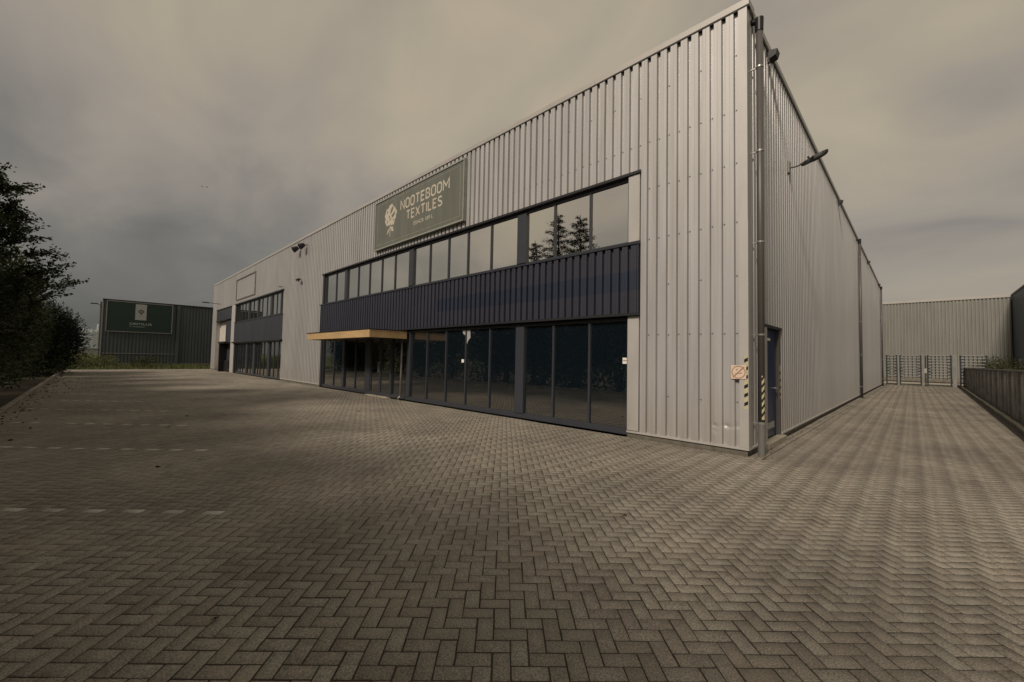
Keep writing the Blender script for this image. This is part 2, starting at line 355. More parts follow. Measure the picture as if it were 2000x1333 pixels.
def build_paving():
    ii, jj = np.meshgrid(np.arange(-620, 621), np.arange(-330, 331), indexing='ij')
    ou = (ii+2*jj).ravel().astype(float); ov = (ii-2*jj).ravel().astype(float)
    cu = np.concatenate([ou+1, ou+2.5]); cv = np.concatenate([ov-.5, ov-1]); hor = np.concatenate([np.ones(len(ou), bool), np.zeros(len(ou), bool)])
    w = ORG+np.outer(cu*U, EU)+np.outer(cv*U, EV)
    inside = lambda x, y, e=0.0: (y >= yb-e) & (x >= -46.5-e) & (x <= 3.60+.0178*y+e) & (y <= 44.9+e) & ((y <= -.11+e) | (x >= .235-e))
    k = inside(w[:, 0], w[:, 1], .12); cu, cv, hor, w = cu[k], cv[k], hor[k], w[k]
    hu = np.where(hor, 2*U, U)/2-.0041; hv = np.where(hor, U, 2*U)/2-.0041
    hu = hu+rng.normal(0, .0007, len(hu)); hv = hv+rng.normal(0, .0007, len(hv)); w = w+rng.normal(0, .0009, w.shape); yaw = rng.normal(0, .006, len(hu))
    full = np.ones(len(cu), bool)
    for a, b in ((1,1),(1,-1),(-1,1),(-1,-1)):
        q = w+np.outer(a*hu, EU)+np.outer(b*hv, EV); full &= inside(q[:, 0], q[:, 1])
    n = len(cu)
    tone = np.clip(rng.normal(.5, .2, n), 0, 1); dzv = np.clip(rng.normal(0, .0007, n), -.0015, .002)+sag(w[:, 0], w[:, 1]); tu = np.clip(rng.normal(0, .0035, n), -.009, .009); tv = np.clip(rng.normal(0, .0035, n), -.009, .009)
    # white marking stones: every lengthwise stone of one row, for each bay line
    white = np.zeros(n, bool)
    for ex, ey, ln in ((-2.93,-6.96,9),(-6.22,-6.55,12),(-9.42,-6.55,12),(-12.4,-6.56,12),(-15.43,-6.75,10),(-18.5,-6.9,9)):
        e = np.array([ex, ey])-ORG; eu, ev = e@EU/U, e@EV/U
        d = eu-cu
        ok = hor & (np.abs(cv-(round(ev-.5)+.5)) < .1) & (d > -1.2) & (d < ln*4)
        white |= ok & (rng.random(n) > .06)
    # template: top ring, chamfer ring, bottom ring
    ch = .0022
    def ring(hu, hv, i, z): return np.stack([np.stack([a*(hu-i), b*(hv-i), np.full_like(hu, z)], -1) for a, b in ((-1,-1),(1,-1),(1,1),(-1,1))], 1)
    T = np.concatenate([ring(hu, hv, ch, 0.0), ring(hu, hv, 0, -.004), ring(hu, hv, 0, -.03)], 1)   # n,12,3
    T[:, :8, 2] += dzv[:, None]+T[:, :8, 0]*tu[:, None]+T[:, :8, 1]*tv[:, None]
    FT = [(0,1,2,3)]+[(4+i, 4+(i+1) % 4, (i+1) % 4, i) for i in range(4)]+[(8+i, 8+(i+1) % 4, 4+(i+1) % 4, 4+i) for i in range(4)]
    FT = np.array(FT)
    def world(sel):
        t = T[sel].copy(); xq = t[..., 0].copy(); t[..., 0] -= yaw[sel][:, None]*t[..., 1]; t[..., 1] += yaw[sel][:, None]*xq; return np.concatenate([w[sel][:, None, :]+t[..., 0:1]*EU+t[..., 1:2]*EV, t[..., 2:3]], -1)
    def field(sel, name, m):
        idx = np.where(sel)[0]
        if not len(idx): return None
        V = world(idx).reshape(-1, 3); F = (np.arange(len(idx))[:, None, None]*12+FT[None]).reshape(-1, 4)
        return kind(quads(name, V, F, m, pave, np.repeat(tone[idx], 9)), 'stuff')
    # the 300 that show largest: nearest in front of the camera and inside the frame
    rel = np.concatenate([w-np.array([CX, CY]), np.full((n, 1), -CZ)], 1)
    zz = rel@np.array(fw); xx = rel@np.array(r2)/np.maximum(zz, .1)*FPX; yy = rel@np.array(u2)/np.maximum(zz, .1)*FPX
    vis = full & ~white & (zz > .3) & (np.abs(xx) < 985) & (np.abs(yy) < 655)
    order = np.argsort(np.where(vis, (rel**2).sum(1), 1e9))[:300]
    single = np.zeros(n, bool); single[order] = True
    # shared meshes: 2 orientations x 10 tones
    protos = {}
    for idx in order:
        key = (bool(hor[idx]), int(tone[idx]*9.99))
        if key not in protos:
            h1 = np.array([hu[idx]]); h2 = np.array([hv[idx]])
            t = np.concatenate([ring(h1, h2, ch, 0.0), ring(h1, h2, 0, -.005), ring(h1, h2, 0, -.03)], 1)[0]
            o = quads('brick', t, FT, 'brick', None, np.full(9, (key[1]+.5)/10)); protos[key] = o.data; bpy.data.objects.remove(o)
        o = link('brick', protos[key], None, pave); o.matrix_parent_inverse = Matrix()
        o.location = (w[idx, 0], w[idx, 1], dzv[idx]); o.rotation_euler = (tv[idx], -tu[idx], ANG+yaw[idx])
    field(full & ~white & ~single, 'brick_field', 'brick')
    # white stones: individual parts, one shared mesh
    h1 = np.array([U-.0041]); h2 = np.array([U/2-.0041])
    t = np.concatenate([ring(h1, h2, ch, .001), ring(h1, h2, 0, -.005), ring(h1, h2, 0, -.03)], 1)[0]
    o = quads('marking_brick', t, FT, 'brickwhite', None, np.full(9, .5)); me = o.data; bpy.data.objects.remove(o)
    for idx in np.where(full & white)[0]:
        o = link('marking_brick', me, None, pave); o.matrix_parent_inverse = Matrix(); o.location = (w[idx, 0], w[idx, 1], dzv[idx]); o.rotation_euler = (tv[idx], -tu[idx], ANG)
    # cut stones at the borders
    def clip(poly, a, b, c):
        out = []
        for i in range(len(poly)):
            p, q = poly[i], poly[(i+1) % len(poly)]; dp = a*p[0]+b*p[1]-c; dq = a*q[0]+b*q[1]-c
            if dp <= 0: out.append(p)
            if (dp < 0) != (dq < 0) and dp != dq:
                s = dp/(dp-dq); out.append((p[0]+s*(q[0]-p[0]), p[1]+s*(q[1]-p[1])))
        return out
    mb = MB(); tn = []
    for idx in np.where(~full)[0]:
        c = w[idx]; poly = [tuple(c+a*hu[idx]*EU+b*hv[idx]*EV) for a, b in ((-1,-1),(1,-1),(1,1),(-1,1))]
        planes = [(0,-1,9.40),(-1,0,46.5),(1,-.0178,3.60),(0,1,44.9)]
        if c[1] > -.3 and c[0] < .5: planes.append((-1,0,-.235) if (c[1] > .1 or c[0] > .235) else (0,1,-.11))
        for pl in planes:
            poly = clip(poly, *pl)
            if len(poly) < 3: break
        if len(poly) < 3: continue
        z = dzv[idx]; k = len(poly); nf0 = len(mb.f)
        mb.add([(x, y, z) for x, y in poly]+[(x, y, -.03) for x, y in poly], [tuple(range(k))]+[(i, i+k, (i+1) % k+k, (i+1) % k) for i in range(k)])
        tn += [tone[idx]]*(len(mb.f)-nf0)
    # straight courses against the walls
    def course(x0, y0, x1, y1, wd):
        L = math.hypot(x1-x0, y1-y0); d = ((x1-x0)/L, (y1-y0)/L); nn = (-d[1], d[0]); s = 0.0
        while s < L-.05:
            e = min(s+.197, L); z = random.gauss(0, .0008)+float(sag(x0+d[0]*s, y0+d[1]*s)); nf0 = len(mb.f); tcol = min(1, max(0, random.gauss(.5, .22)))
            P = lambda a, b: (x0+d[0]*a+nn[0]*b, y0+d[1]*a+nn[1]*b)
            q = [P(s+.003, .003), P(e-.003, .003), P(e-.003, wd-.003), P(s+.003, wd-.003)]
            mb.add([(*a, z) for a in q]+[(*a, -.03) for a in q], [(0,1,2,3)]+[(i, i+4, (i+1) % 4+4, (i+1) % 4) for i in range(4)])
            tn.extend([tcol]*(len(mb.f)-nf0)); s = e
    course(-46.5, -.105, .11, -.105, .098)
    course(.118, -.10, .118, 44.8, .1); course(.222, -.10, .222, 44.8, .1)
    o = mb.build('border_bricks', 'brick', pave); kind(o, 'stuff')
    a = o.data.attributes.new('tone', 'FLOAT', 'FACE'); a.data.foreach_set('value', np.array(tn[:len(o.data.polygons)], dtype=np.float32))
build_paving()

def kerb_line(name, p0, p1, wd, h, step=1.0):
    k = bpy.data.objects.new(name, None); COL.objects.link(k); kind(k); k.location = (*p0, 0)
    L = math.hypot(p1[0]-p0[0], p1[1]-p0[1]); a = math.atan2(p1[1]-p0[1], p1[0]-p0[0])
    me = MB().bbox(.004, step-.004, 0, wd, -.12, h, .015).mesh('kerbstone')
    for i in range(int(L/step)):
        o = link('kerbstone', me, 'kerb', None); o.parent = k
        o.location = (math.cos(a)*i*step, math.sin(a)*i*step, random.gauss(0, .004)); o.rotation_euler = (0, random.gauss(0, .003), a+random.gauss(0, .004))
    return k
kerb_line('kerb', (6, -9.41), (-41.5, -9.41), .12, .09)
kerb_line('kerb', (kR(46)+.10, 46), (kR(-5)+.10, -5), .12, .10)
kind(MB().add([(-46.6,-30,-.06),(8,-30,-.06),(8,-9.52,-.06),(-46.6,-9.52,-.06)], [(0,1,2,3)]).build('planting_bed', 'soil', fix=False))
kind(MB().add([(kR(-6)+.2,-6,-.03),(9,-6,-.03),(9,46,-.03),(kR(46)+.2,46,-.03)], [(0,1,2,3)]).build('verge', 'soil', fix=False))
kind(MB().box(-1, 7.6, 45.0, 49.4, -.2, -.004).build('concrete_apron', 'concrete'))

# ------------------------------------------------------------------ MAIN WAREHOUSE
wh = thing('warehouse', 'long silver ribbed metal warehouse with navy window bands and corner nearest the camera', 'warehouse')
PITCHR, DEP = .2075, .064
def rib_profile(a0, a1, phase):
    """list of (along, depth) from a0 to a1; depth 0 = crown, 1 = valley"""
    pts = []; k = math.floor((a0-phase)/PITCHR)-1
    knots = []
    while True:
        b = phase+k*PITCHR
        if b > a1+PITCHR: break
        knots += [(b, 1), (b+.060, 1), (b+.070, 0), (b+.128, 0), (b+.130, .06), (b+.136, .06), (b+.138, 0), (b+.1975, 0)]; k += 1
    def dep(a):
        for (p, d), (q, e) in zip(knots, knots[1:]):
            if p <= a <= q: return d+(e-d)*(a-p)/(q-p) if q > p else d
        return 0
    pts = [(a0, dep(a0))]+[(p, d) for p, d in knots if a0+1e-4 < p < a1-1e-4]+[(a1, dep(a1))]
    return pts
RPH = -.2-.005            # front phase: a valley starts here
def clad_panel(mapf, a0, a1, z0, z1, phase, material, parent, zs=None, name='cladding_panel'):
    pr = rib_profile(a0, a1, phase); zs = zs or [z0, z1]; n = len(pr); vs = []; fs = []
    for z in zs:
        for a, d in pr: vs.append(mapf(a, d*DEP, z))
    for j in range(len(zs)-1):
        for i in range(n-1): fs.append((j*n+i, j*n+i+1, (j+1)*n+i+1, (j+1)*n+i))
    return MB().add(vs, fs).build(name, material, parent, fix=False)
front = lambda off=0.0: (lambda a, d, z: (a, off+d, z))
def clad_run(mapf, a0, a1, z0, z1, phase, material, parent, ribs=5):
    st = PITCHR*ribs; k = math.floor((a0-phase)/st); e = a0
    while e < a1-.01:
        k += 1; q = min(phase+k*st+.006, a1)
        if a1-q < .12: q = a1
        if q-e > .01: clad_panel(mapf, e, q, z0, z1, phase, material, parent)
        e = q
ZB, ZT = .135, 8.0
X0, X1 = -46.1, -.0
# front elevation
clad_run(front(), -19.12, -2.03, 5.62, ZT, RPH, 'clad', wh)
clad_run(front(), -25.15, -19.12, ZB, ZT, RPH, 'clad', wh)
clad_run(front(), -37.2, -25.15, 5.52, ZT, RPH, 'clad', wh)
clad_run(front(), -46.0, -37.2, 5.52, ZT, RPH, 'clad', wh)
clad_run(front(), -46.0, -44.5, ZB, 5.52, RPH, 'clad', wh)
# right-hand strip: finely meshed low down, where the sheet is dented
def dented(a, d, z):
    y = d
    for cx, cz, rx, rz, h in ((-.17,.50,.07,.05,.014),(-.34,.48,.07,.06,.017),(-.54,.43,.06,.10,.018)):
        q = ((a-cx)/rx)**2+((z-cz)/rz)**2
        if q < 4: y += h*math.exp(-q*1.4)*(1+.35*math.sin(50*(z-cz)+12*a))
    return (a, y, z)
zs = [ZB, .25]+[.26+i*.014 for i in range(32)]+[.78, 4.1, ZT]
for a0, a1 in ((-2.03,-1.24),(-1.24,-.12)):
    pr = a0, a1
    clad_panel(dented if a1 > -.2 else front(), a0, a1, ZB, ZT, RPH, 'clad', wh, zs if a1 > -.2 else None)
# side elevation (plane x = 0, running +y)
SIDE = 38.6
sidem = lambda a, d, z: (-d, a, z)
SPH = .33
clad_run(sidem, .13, 1.07, ZB, ZT, SPH, 'clad', wh, 5)
clad_run(sidem, 1.07, 2.42, 2.36, ZT, SPH, 'clad', wh, 5)
clad_run(sidem, 2.42, 36.0, ZB, ZT, SPH, 'clad', wh, 5)
clad_run(sidem, 36.0, 37.3, 5.3, ZT, SPH, 'clad', wh, 5)
clad_run(sidem, 37.3, SIDE, ZB, ZT, SPH, 'clad', wh, 5)
MB().box(-.12, -.03, 36.0, 37.3, .05, 5.3).build('loading_door', 'navyflat', wh)
# wall cores behind the sheeting
cores = MB()
for x0, x1, z0, z1 in ((-2.03,-.04,.0,7.95),(-19.12,-2.03,5.62,7.95),(-25.15,-19.12,0,7.95),(-46.06,-25.15,5.52,7.95),(-46.06,-44.5,0,5.52),(-38.4,-37.2,0,5.52)):
    cores.box(x0+.002, x1-.002, .09, .30, z0, z1)
cores.box(-.30, -.09, .302, 1.20, 0, 7.95).box(-.30, -.09, 1.20, 2.36, 2.32, 7.95).box(-.30, -.13, 1.20, 2.36, 0, 2.32).box(-.30, -.09, 2.36, SIDE, 0, 7.95)
cores.box(-46.06, -.302, SIDE-.3, SIDE, 0, 7.95).box(-46.06, -45.8, .302, SIDE-.302, 0, 7.95)
cores.build('wall_core', 'dark', wh)
MB().box(-45.9, -.12, .12, SIDE-.12, 7.60, 7.94).build('roof', 'roof', wh)
# interior that shows faintly through the panes
MB().box(-45.7, -.35, .31, 9.0, 2.62, 3.9).build('upper_floor', 'inner', wh)
MB().box(-45.7, -.35, 9.02, 9.2, 0, 7.5).build('partition_wall', 'inner', wh)
MB().box(-45.7, -.35, .31, 9.0, -.02, .04).build('ground_floor', 'innerfloor', wh)
# coping along both parapets, in lengths
xs = [-46.15]+[-46.15+i*3.07 for i in range(1, 15)]+[.045]
for a, b in zip(xs, xs[1:]):
    c = MB().bbox(a+.002, b-.002, -.022, .34, 7.985, 8.125, .012)
    c.build('coping', 'coping', wh)
    MB().box(a, b, -.006, .09, 7.972, 7.983).build('drip_trim', 'dark', wh)
ys = [.345]+[.345+i*3.0 for i in range(1, 13)]+[SIDE+.05]
for a, b in zip(ys, ys[1:]):
    MB().bbox(-.34, .028, a+.002, b-.002, 7.985, 8.12, .012).build('coping', 'coping', wh)
    MB().box(-.09, .014, a, b, 7.95, 7.983).build('drip_trim', 'dark', wh)
# corner flashing, lower length proud of the upper one
MB().add([(-.135,.004,4.08),(-.135,-.006,4.08),(.008,-.006,4.08),(.008,.15,4.08),(-.002,.15,4.08),(-.002,.004,4.08)]+[(-.135,.004,7.97),(-.135,-.006,7.97),(.008,-.006,7.97),(.008,.15,7.97),(-.002,.15,7.97),(-.002,.004,7.97)],
         [(i, (i+1) % 6, 6+(i+1) % 6, 6+i) for i in range(6)]+[(0,1,2,5),(2,3,4,5),(6,11,8,7),(8,11,10,9)]).build('corner_trim', 'trim', wh)
MB().add([(-.13,.002,ZB),(-.13,-.011,ZB),(.013,-.011,ZB),(.013,.15,ZB),(.001,.15,ZB),(.001,.002,ZB)]+[(-.13,.002,4.10),(-.13,-.011,4.10),(.013,-.011,4.10),(.013,.15,4.10),(.001,.15,4.10),(.001,.002,4.10)],
         [(i, (i+1) % 6, 6+(i+1) % 6, 6+i) for i in range(6)]+[(0,1,2,5),(2,3,4,5),(6,11,8,7),(8,11,10,9)]).build('corner_trim', 'trim', wh)
MB().box(-46.12, -46.0, -.008, .2, .0, 7.97).build('corner_trim', 'trim', wh)
# plinth and base drip
for a, b in ((-2.29,.0),(-25.15,-19.12),(-46.06,-44.5)): MB().box(a+.001, b-.012, .012, .089, -.05, .1).build('plinth', 'plinth', wh)
for a, b in ((.05,1.0),(2.46,SIDE)): MB().box(-.089, -.012, a, b, -.05, .1).build('plinth', 'plinth', wh)
for a, b in ((-2.29,.016),(-25.15,-19.12),(-46.06,-44.5)):
    MB().add([(a,-.02,.1),(b,-.02,.1),(b,.088,.1),(a,.088,.1),(a,-.016,.132),(b,-.016,.132),(b,.088,.15),(a,.088,.15)], [(0,3,2,1),(0,1,5,4),(4,5,6,7),(1,2,6,5),(3,0,4,7),(2,3,7,6)]).build('base_flashing', 'trim', wh)
for a, b in ((.046,1.05),(2.44,SIDE)):
    MB().add([(.02,a,.1),(.02,b,.1),(-.078,b,.1),(-.078,a,.1),(.016,a,.132),(.016,b,.132),(-.078,b,.15),(-.078,a,.15)], [(0,1,2,3),(0,4,5,1),(4,7,6,5),(1,5,6,2),(0,3,7,4),(3,2,6,7)]).build('base_flashing', 'trim', wh)
# fixing screws in the valleys
sc = MB(); scs = MB()
for k in range(0, 222):
    vx = RPH-k*PITCHR+.021
    for z in (.9, 2.13, 3.15, 4.12, 5.19, 6.18, 7.2):
        if z < 5.6 and (-19.12 < vx < -2.03 or vx < -25.15): continue
        if z in (7.2, .9, 3.15) and k % 3: continue
        zz = z+random.gauss(0, .006); r = .0105; y = DEP
        sc.add([(vx-r,y-.007,zz-r),(vx+r,y-.007,zz-r),(vx+r,y-.007,zz+r),(vx-r,y-.007,zz+r),(vx-r,y,zz-r),(vx+r,y,zz-r),(vx+r,y,zz+r),(vx-r,y,zz+r)], [(0,1,2,3),(0,4,5,1),(1,5,6,2),(2,6,7,3),(3,7,4,0)])
kind(sc.build('screws', 'pipe', wh, fix=False), 'stuff')

# ---- windows
def glazing(x0, x1, z0, z1, posts, mulls, gmat, y=.10, sill=.05, blinds=None, skip=None):
    """posts: (centre, width); mulls: centres. One window part with frame, its mullions, posts and panes as sub-parts"""
    f = MB().box(x0, x1, y-.03, y+.06, z1-.07, z1).box(x0, x1, y-.03, y+.06, z0, z0+sill).box(x0, x0+.06, y-.03, y+.06, z0+sill, z1-.07).box(x1-.05, x1, y-.03, y+.06, z0+sill, z1-.07)
    w_ = f.build('window', 'frame', wh)
    bars = sorted([(c, wd, 'post') for c, wd in posts]+[(c, .05, 'mullion') for c in mulls])
    e = x0+.06
    for c, wd, nm in bars+[(x1-.05+1e-6, 0, None)]:
        if nm: MB().box(c-wd/2, c+wd/2, y-(.055 if nm == 'post' else .028), y+.05, z0+sill, z1-.07).build(nm, 'frame', w_)
        a, b = e, c-wd/2
        if b-a > .1 and not (skip and skip(a, b)):
            MB().box(a+.001, b-.001, y+.008, y+.020, z0+sill, z1-.07).build('pane', gmat, w_)
            if blinds and blinds(a): 
                bm = MB(); q = a+.05
                while q < b-.12:
                    wdt = .085; tw = random.uniform(-.01, .01)
                    bm.add([(q,y+.16+tw,z0+.1),(q+wdt,y+.16-tw,z0+.1),(q+wdt,y+.16-tw,z1-.09),(q,y+.16+tw,z1-.09)], [(0,1,2,3)]); q += .092
                bm.build('blind', 'blind', w_, fix=False)
        e = c+wd/2
    return w_
PO = [(-16.52,.25),(-11.0,.29),(-5.48,.33)]
MU = [-17.66,-15.33,-14.28,-13.23,-12.2,-9.85,-8.79,-7.80,-6.73,-4.37,-3.31]
glazing(-18.95, -2.29, 4.10, 5.56, PO, MU, 'glass_up', .10, .06, blinds=lambda a: random.random() < .8)
ML = [-17.62,-15.34,-9.88,-8.80,-7.79,-6.70,-4.36,-3.30]
glazing(-18.95, -2.29, .03, 2.52, [(-16.52,.22),(-14.13,.45),(-12.22,.09),(-11.0,.22),(-5.48,.30)], ML, 'glass_low', .10, .13, skip=lambda a, b: -14 < a < -13 )
# entrance door pair
dr = MB()
for a, b in ((-13.90,-13.105),(-13.095,-12.27)):
    d = MB().box(a, a+.07, .06, .12, .05, 2.40).box(b-.07, b, .06, .12, .05, 2.40).box(a+.07, b-.07, .06, .12, .05, .15).box(a+.07, b-.07, .06, .12, 2.28, 2.40).build('door', 'frame', wh)
    MB().box(a+.071, b-.071, .085, .097, .151, 2.279).build('pane', 'glass_low', d)
    hx = b-.035 if a < -13.5 else a+.035
    MB().path([(hx,.06,.95),(hx,.0,.95),(hx,.0,1.35),(hx,.06,1.35)], .012, 8).build('handle', 'zinc', d)
MB().box(-14.0, -12.2, -.12, .05, -.02, .028).build('threshold', 'concrete', wh)
# reveals, lintel and sill trims
MB().box(-19.12, -18.95, .0, .20, 4.10, 5.6).box(-19.12, -18.95, .0, .20, .03, 2.55).build('reveal', 'frame', wh)
MB().box(-19.16, -2.0, -.035, .085, 5.565, 5.622).build('lintel_trim', 'dark', wh)
for z0, z1 in ((4.12, 5.56), (.145, 2.54)):
    MB().bbox(-2.288, -2.032, .0, .20, z0, z1, .008).build('flat_panel', 'trim', wh)
MB().add([(-19.2,-.085,4.04),(-2.0,-.085,4.04),(-2.0,.2,4.04),(-19.2,.2,4.04),(-19.2,-.09,4.085),(-2.0,-.09,4.085),(-2.0,.2,4.10),(-19.2,.2,4.10)], [(0,3,2,1),(0,1,5,4),(4,5,6,7),(1,2,6,5),(3,0,4,7),(2,3,7,6)]).build('sill', 'frame', wh)
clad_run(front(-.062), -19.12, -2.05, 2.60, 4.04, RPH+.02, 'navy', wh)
MB().box(-19.12, -2.032, .012, .3, 2.545, 4.038).build('spandrel', 'dark', wh)
MB().box(-2.05, -2.022, -.068, -.001, 2.60, 4.04).build('edge_trim', 'navy', wh)
MB().box(-19.13, -19.115, -.068, -.001, 2.60, 4.04).build('edge_trim', 'navy', wh)
MB().box(-19.15, -2.01, -.075, .05, 2.545, 2.598).build('band_trim', 'dark', wh)
# timber canopy over the entrance
cp = MB().box(-16.60, -11.03, -1.42, .0, 2.27, 2.47).build('canopy', 'dark', wh)
MB().bbox(-16.67, -13.82, -1.48, -1.42, 2.22, 2.485, .004).build('fascia_board', 'timber', cp)
MB().bbox(-13.815, -10.96, -1.48, -1.42, 2.22, 2.485, .004).build('fascia_board', 'timber', cp)
MB().bbox(-11.03, -10.962, -1.418, -.72, 2.22, 2.483, .004).build('fascia_board', 'timber', cp)
MB().bbox(-11.03, -10.964, -.717, -.062, 2.22, 2.483, .004).build('fascia_board', 'timber', cp)
MB().bbox(-16.67, -16.60, -1.418, -.062, 2.22, 2.483, .004).build('fascia_board', 'timber', cp)
MB().box(-16.69, -10.945, -1.50, -.065, 2.487, 2.512).build('roof_edge', 'dark', cp)
# entrance rainwater pipe
MB().path([(-11.22,-.10,2.22),(-11.22,-.10,.16),(-11.30,-.16,.05)], .035, 10).build('downpipe', 'zinc', wh, smooth=True)
# paper stickers on the panes
MB().box(-2.455, -2.325, .098, .104, 1.53, 1.66).build('sticker', 'white', wh)
MB().box(-2.44, -2.40, .095, .0975, 1.585, 1.612).box(-2.395, -2.34, .095, .0975, 1.59, 1.605).build('sticker_print', 'brownprint', wh)
MB().box(-8.0, -7.89, .098, .104, 1.44, 1.54).build('sticker', 'white', wh)
MB().prism([(-8.0,2.44),(-7.62,2.44),(-7.60,2.2),(-7.70,2.12),(-7.78,1.98),(-7.84,2.05),(-7.80,2.25),(-7.95,2.33)], lambda a, b, d: (a, d, b), .1005, .1035).build('torn_film', 'greywhite', wh)

# ---- far bay with second window band and loading dock
glazing(-36.8, -25.2, 4.05, 5.44, [(-33.27,.3),(-30.88,.22),(-27.79,.34),(-25.79,.2)], [-36.1,-35.35,-34.38,-32.09,-29.93,-28.83,-26.72], 'glass_up', .10, .06)
glazing(-36.8, -25.2, .03, 2.40, [(-33.43,.4),(-31.45,.5),(-27.95,.4)], [-36.0,-35.3,-34.55,-32.4,-30.5,-29.9,-29.05,-26.9,-26.0], 'glass_low', .10, .1)
MB().box(-37.2, -36.8, .0, .2, .03, 2.4).box(-37.2, -36.8, .0, .2, 4.05, 5.5).build('reveal', 'dark', wh)
MB().box(-37.2, -25.15, -.06, .05, 5.445, 5.525).build('lintel_trim', 'dark', wh)
MB().box(-25.2, -25.15, .0, .2, .03, 5.44).build('reveal', 'trim', wh)
nv = -37.2
while nv < -25.2:
    MB().bbox(nv+.004, min(nv+1.505, -25.15)-.004, -.03, .02, 2.48, 3.985, .004).build('spandrel_panel', 'navyflat', wh); nv += 1.506
MB().box(-37.2, -25.16, .025, .3, 2.4, 4.04).build('spandrel', 'dark', wh)
MB().box(-37.25, -25.12, -.06, .1, 3.99, 4.045).build('sill', 'frame', wh)
MB().bbox(-37.4, -25.1, -.14, .02, 2.37, 2.475, .02).build('band_trim', 'black', wh)
MB().bbox(-38.4, -37.205, -.004, .04, .0, 5.515, .006).build('pier', 'trim', wh)
# dock recess
MB().box(-44.5, -44.44, .0, .42, 0, 5.5).build('dock_reveal', 'clad', wh)
MB().box(-44.44, -38.405, .03, .42, 4.5, 5.5).build('dock_lintel', 'navyflat', wh)
MB().box(-44.46, -38.40, -.02, .03, 4.44, 4.5).build('lintel_trim', 'dark', wh)
MB().box(-44.46, -38.40, -.03, .03, 5.46, 5.518).build('lintel_trim', 'dark', wh)
dk = MB().box(-44.43, -41.0, .40, .44, 0, 4.44).build('dock_door', 'shutter', wh)
for i in range(8): MB().bbox(-44.42, -41.01, .385, .399, .02+i*.55, .555+i*.55, .006).build('door_section', 'shutter', dk)
MB().box(-40.99, -38.41, .12, .44, 0, 4.49).build('dock_pier', 'navyflat', wh)
dg = MB().box(-40.45, -40.20, -.42, .1, 0, 2.42).box(-40.5, -38.45, -.46, .1, 2.36, 2.5).build('dock_frame', 'black', wh)
MB().bbox(-40.2, -38.5, -.06, .11, .02, .95, .02).build('dock_buffer', 'black', dg)

# ---- side personnel door
MB().bbox(-.06, .012, 1.07, 1.24, .0, 2.30, .006).build('door_jamb', 'trim', wh)
MB().box(-.10, -.005, 2.30, 2.42, .10, 2.30).build('door_jamb', 'pipe', wh)
MB().box(-.05, .015, 1.05, 2.45, 2.30, 2.358).build('door_head', 'dark', wh)
sdr = MB().bbox(-.115, -.075, 1.242, 2.298, .11, 2.298, .004).build('door', 'door', wh)
MB().box(-.074, -.06, 1.55, 1.80, 2.06, 2.11).build('nameplate', 'white', sdr)
MB().box(-.074, -.062, 1.42, 2.1, .28, .40).build('kick_plate', 'greywhite', sdr)
MB().path([(-.075,2.16,1.08),(-.02,2.16,1.08),(-.02,2.05,1.08)], .011, 8).build('handle', 'zinc', sdr)
MB().bbox(-.07, .10, .98, 2.40, -.02, .10, .012).build('doorstep', 'concrete', wh)
# ---- rainwater pipes on the side
def downpipe(y, x, r, mtop, tapez=None):
    o = MB().tube((x,y,.58 if y < 5 else .0), (x,y,7.72), r, n=16).build('downpipe', mtop, wh, smooth=False)
    o.data.shade_smooth() if hasattr(o.data, 'shade_smooth') else None
    MB().tube((x,y,7.62), (x,y,7.86), r*1.18, r*1.3, 16).tube((x,y,7.8), (-.02,y+.01,7.86), r*.9, n=12).build('pipe_hopper', 'black', o)
    if y < 5:
        MB().tube((x,y,-.01), (x,y,.58), r*1.06, n=16).build('pipe_boot', 'pipelow', o)
    for z in (.55, 2.1, 3.75, 5.4, 6.95):
        MB().tube((x,y,z-.014), (x,y,z+.014), r*1.13, n=16).box(-.035, x, y-.012, y+.012, z-.012, z+.012).build('pipe_clip', 'zinc', o)
    return o
dp = downpipe(.30, .13, .056, 'pipe')
downpipe(18.55, .12, .055, 'pipe'); downpipe(35.7, .12, .055, 'pipe')
def hazard(fn, s0, s1, z0, z1, parent, up_=1):
    """pale tape with black slanted blocks; fn(s, z, depth)"""
    tp = MB().add([fn(s0,z0,0),fn(s1,z0,0),fn(s1,z1,0),fn(s0,z1,0)], [(0,1,2,3)]).build('hazard_tape', 'tape', parent, fix=False)
    z = z0+.05; st = .15; b = MB()
    while z < z1-.10:
        b.add([fn(s0,z,1),fn(s1,z+.035,1),fn(s1,z+.095,1),fn(s0,z+.06,1)], [(0,1,2,3)]); z += st
    kind(b.build('tape_blocks', 'black', tp, fix=False), 'stuff')
hazard(lambda s, z, d: (s, -.0125-.002*d, z), -.055, .004, .80, 1.72, wh)
def onpipe(s, z, d):
    t = R(-100)+s; r = .0605+.0015*d; return (.13+r*math.cos(t), .30+r*math.sin(t), z)
tp = MB(); 
for q in range(4): tp.add([onpipe(.5+q*.2,.62,0),onpipe(.7+q*.2,.62,0),onpipe(.7+q*.2,1.38,0),onpipe(.5+q*.2,1.38,0)], [(0,1,2,3)])
tpo = tp.build('hazard_tape', 'tape', dp, fix=False)
tb = MB(); z = .66
while z < 1.33:
    for q in range(4): tb.add([onpipe(.5+q*.2,z+q*.018,1),onpipe(.7+q*.2,z+q*.018+.018,1),onpipe(.7+q*.2,z+q*.018+.073,1),onpipe(.5+q*.2,z+q*.018+.055,1)], [(0,1,2,3)])
    z += .125
kind(tb.build('tape_blocks', 'black', tpo, fix=False), 'stuff')
hazard(lambda s, z, d: (-.003+.002*d, s, z), 2.31, 2.40, .85, 1.56, wh)

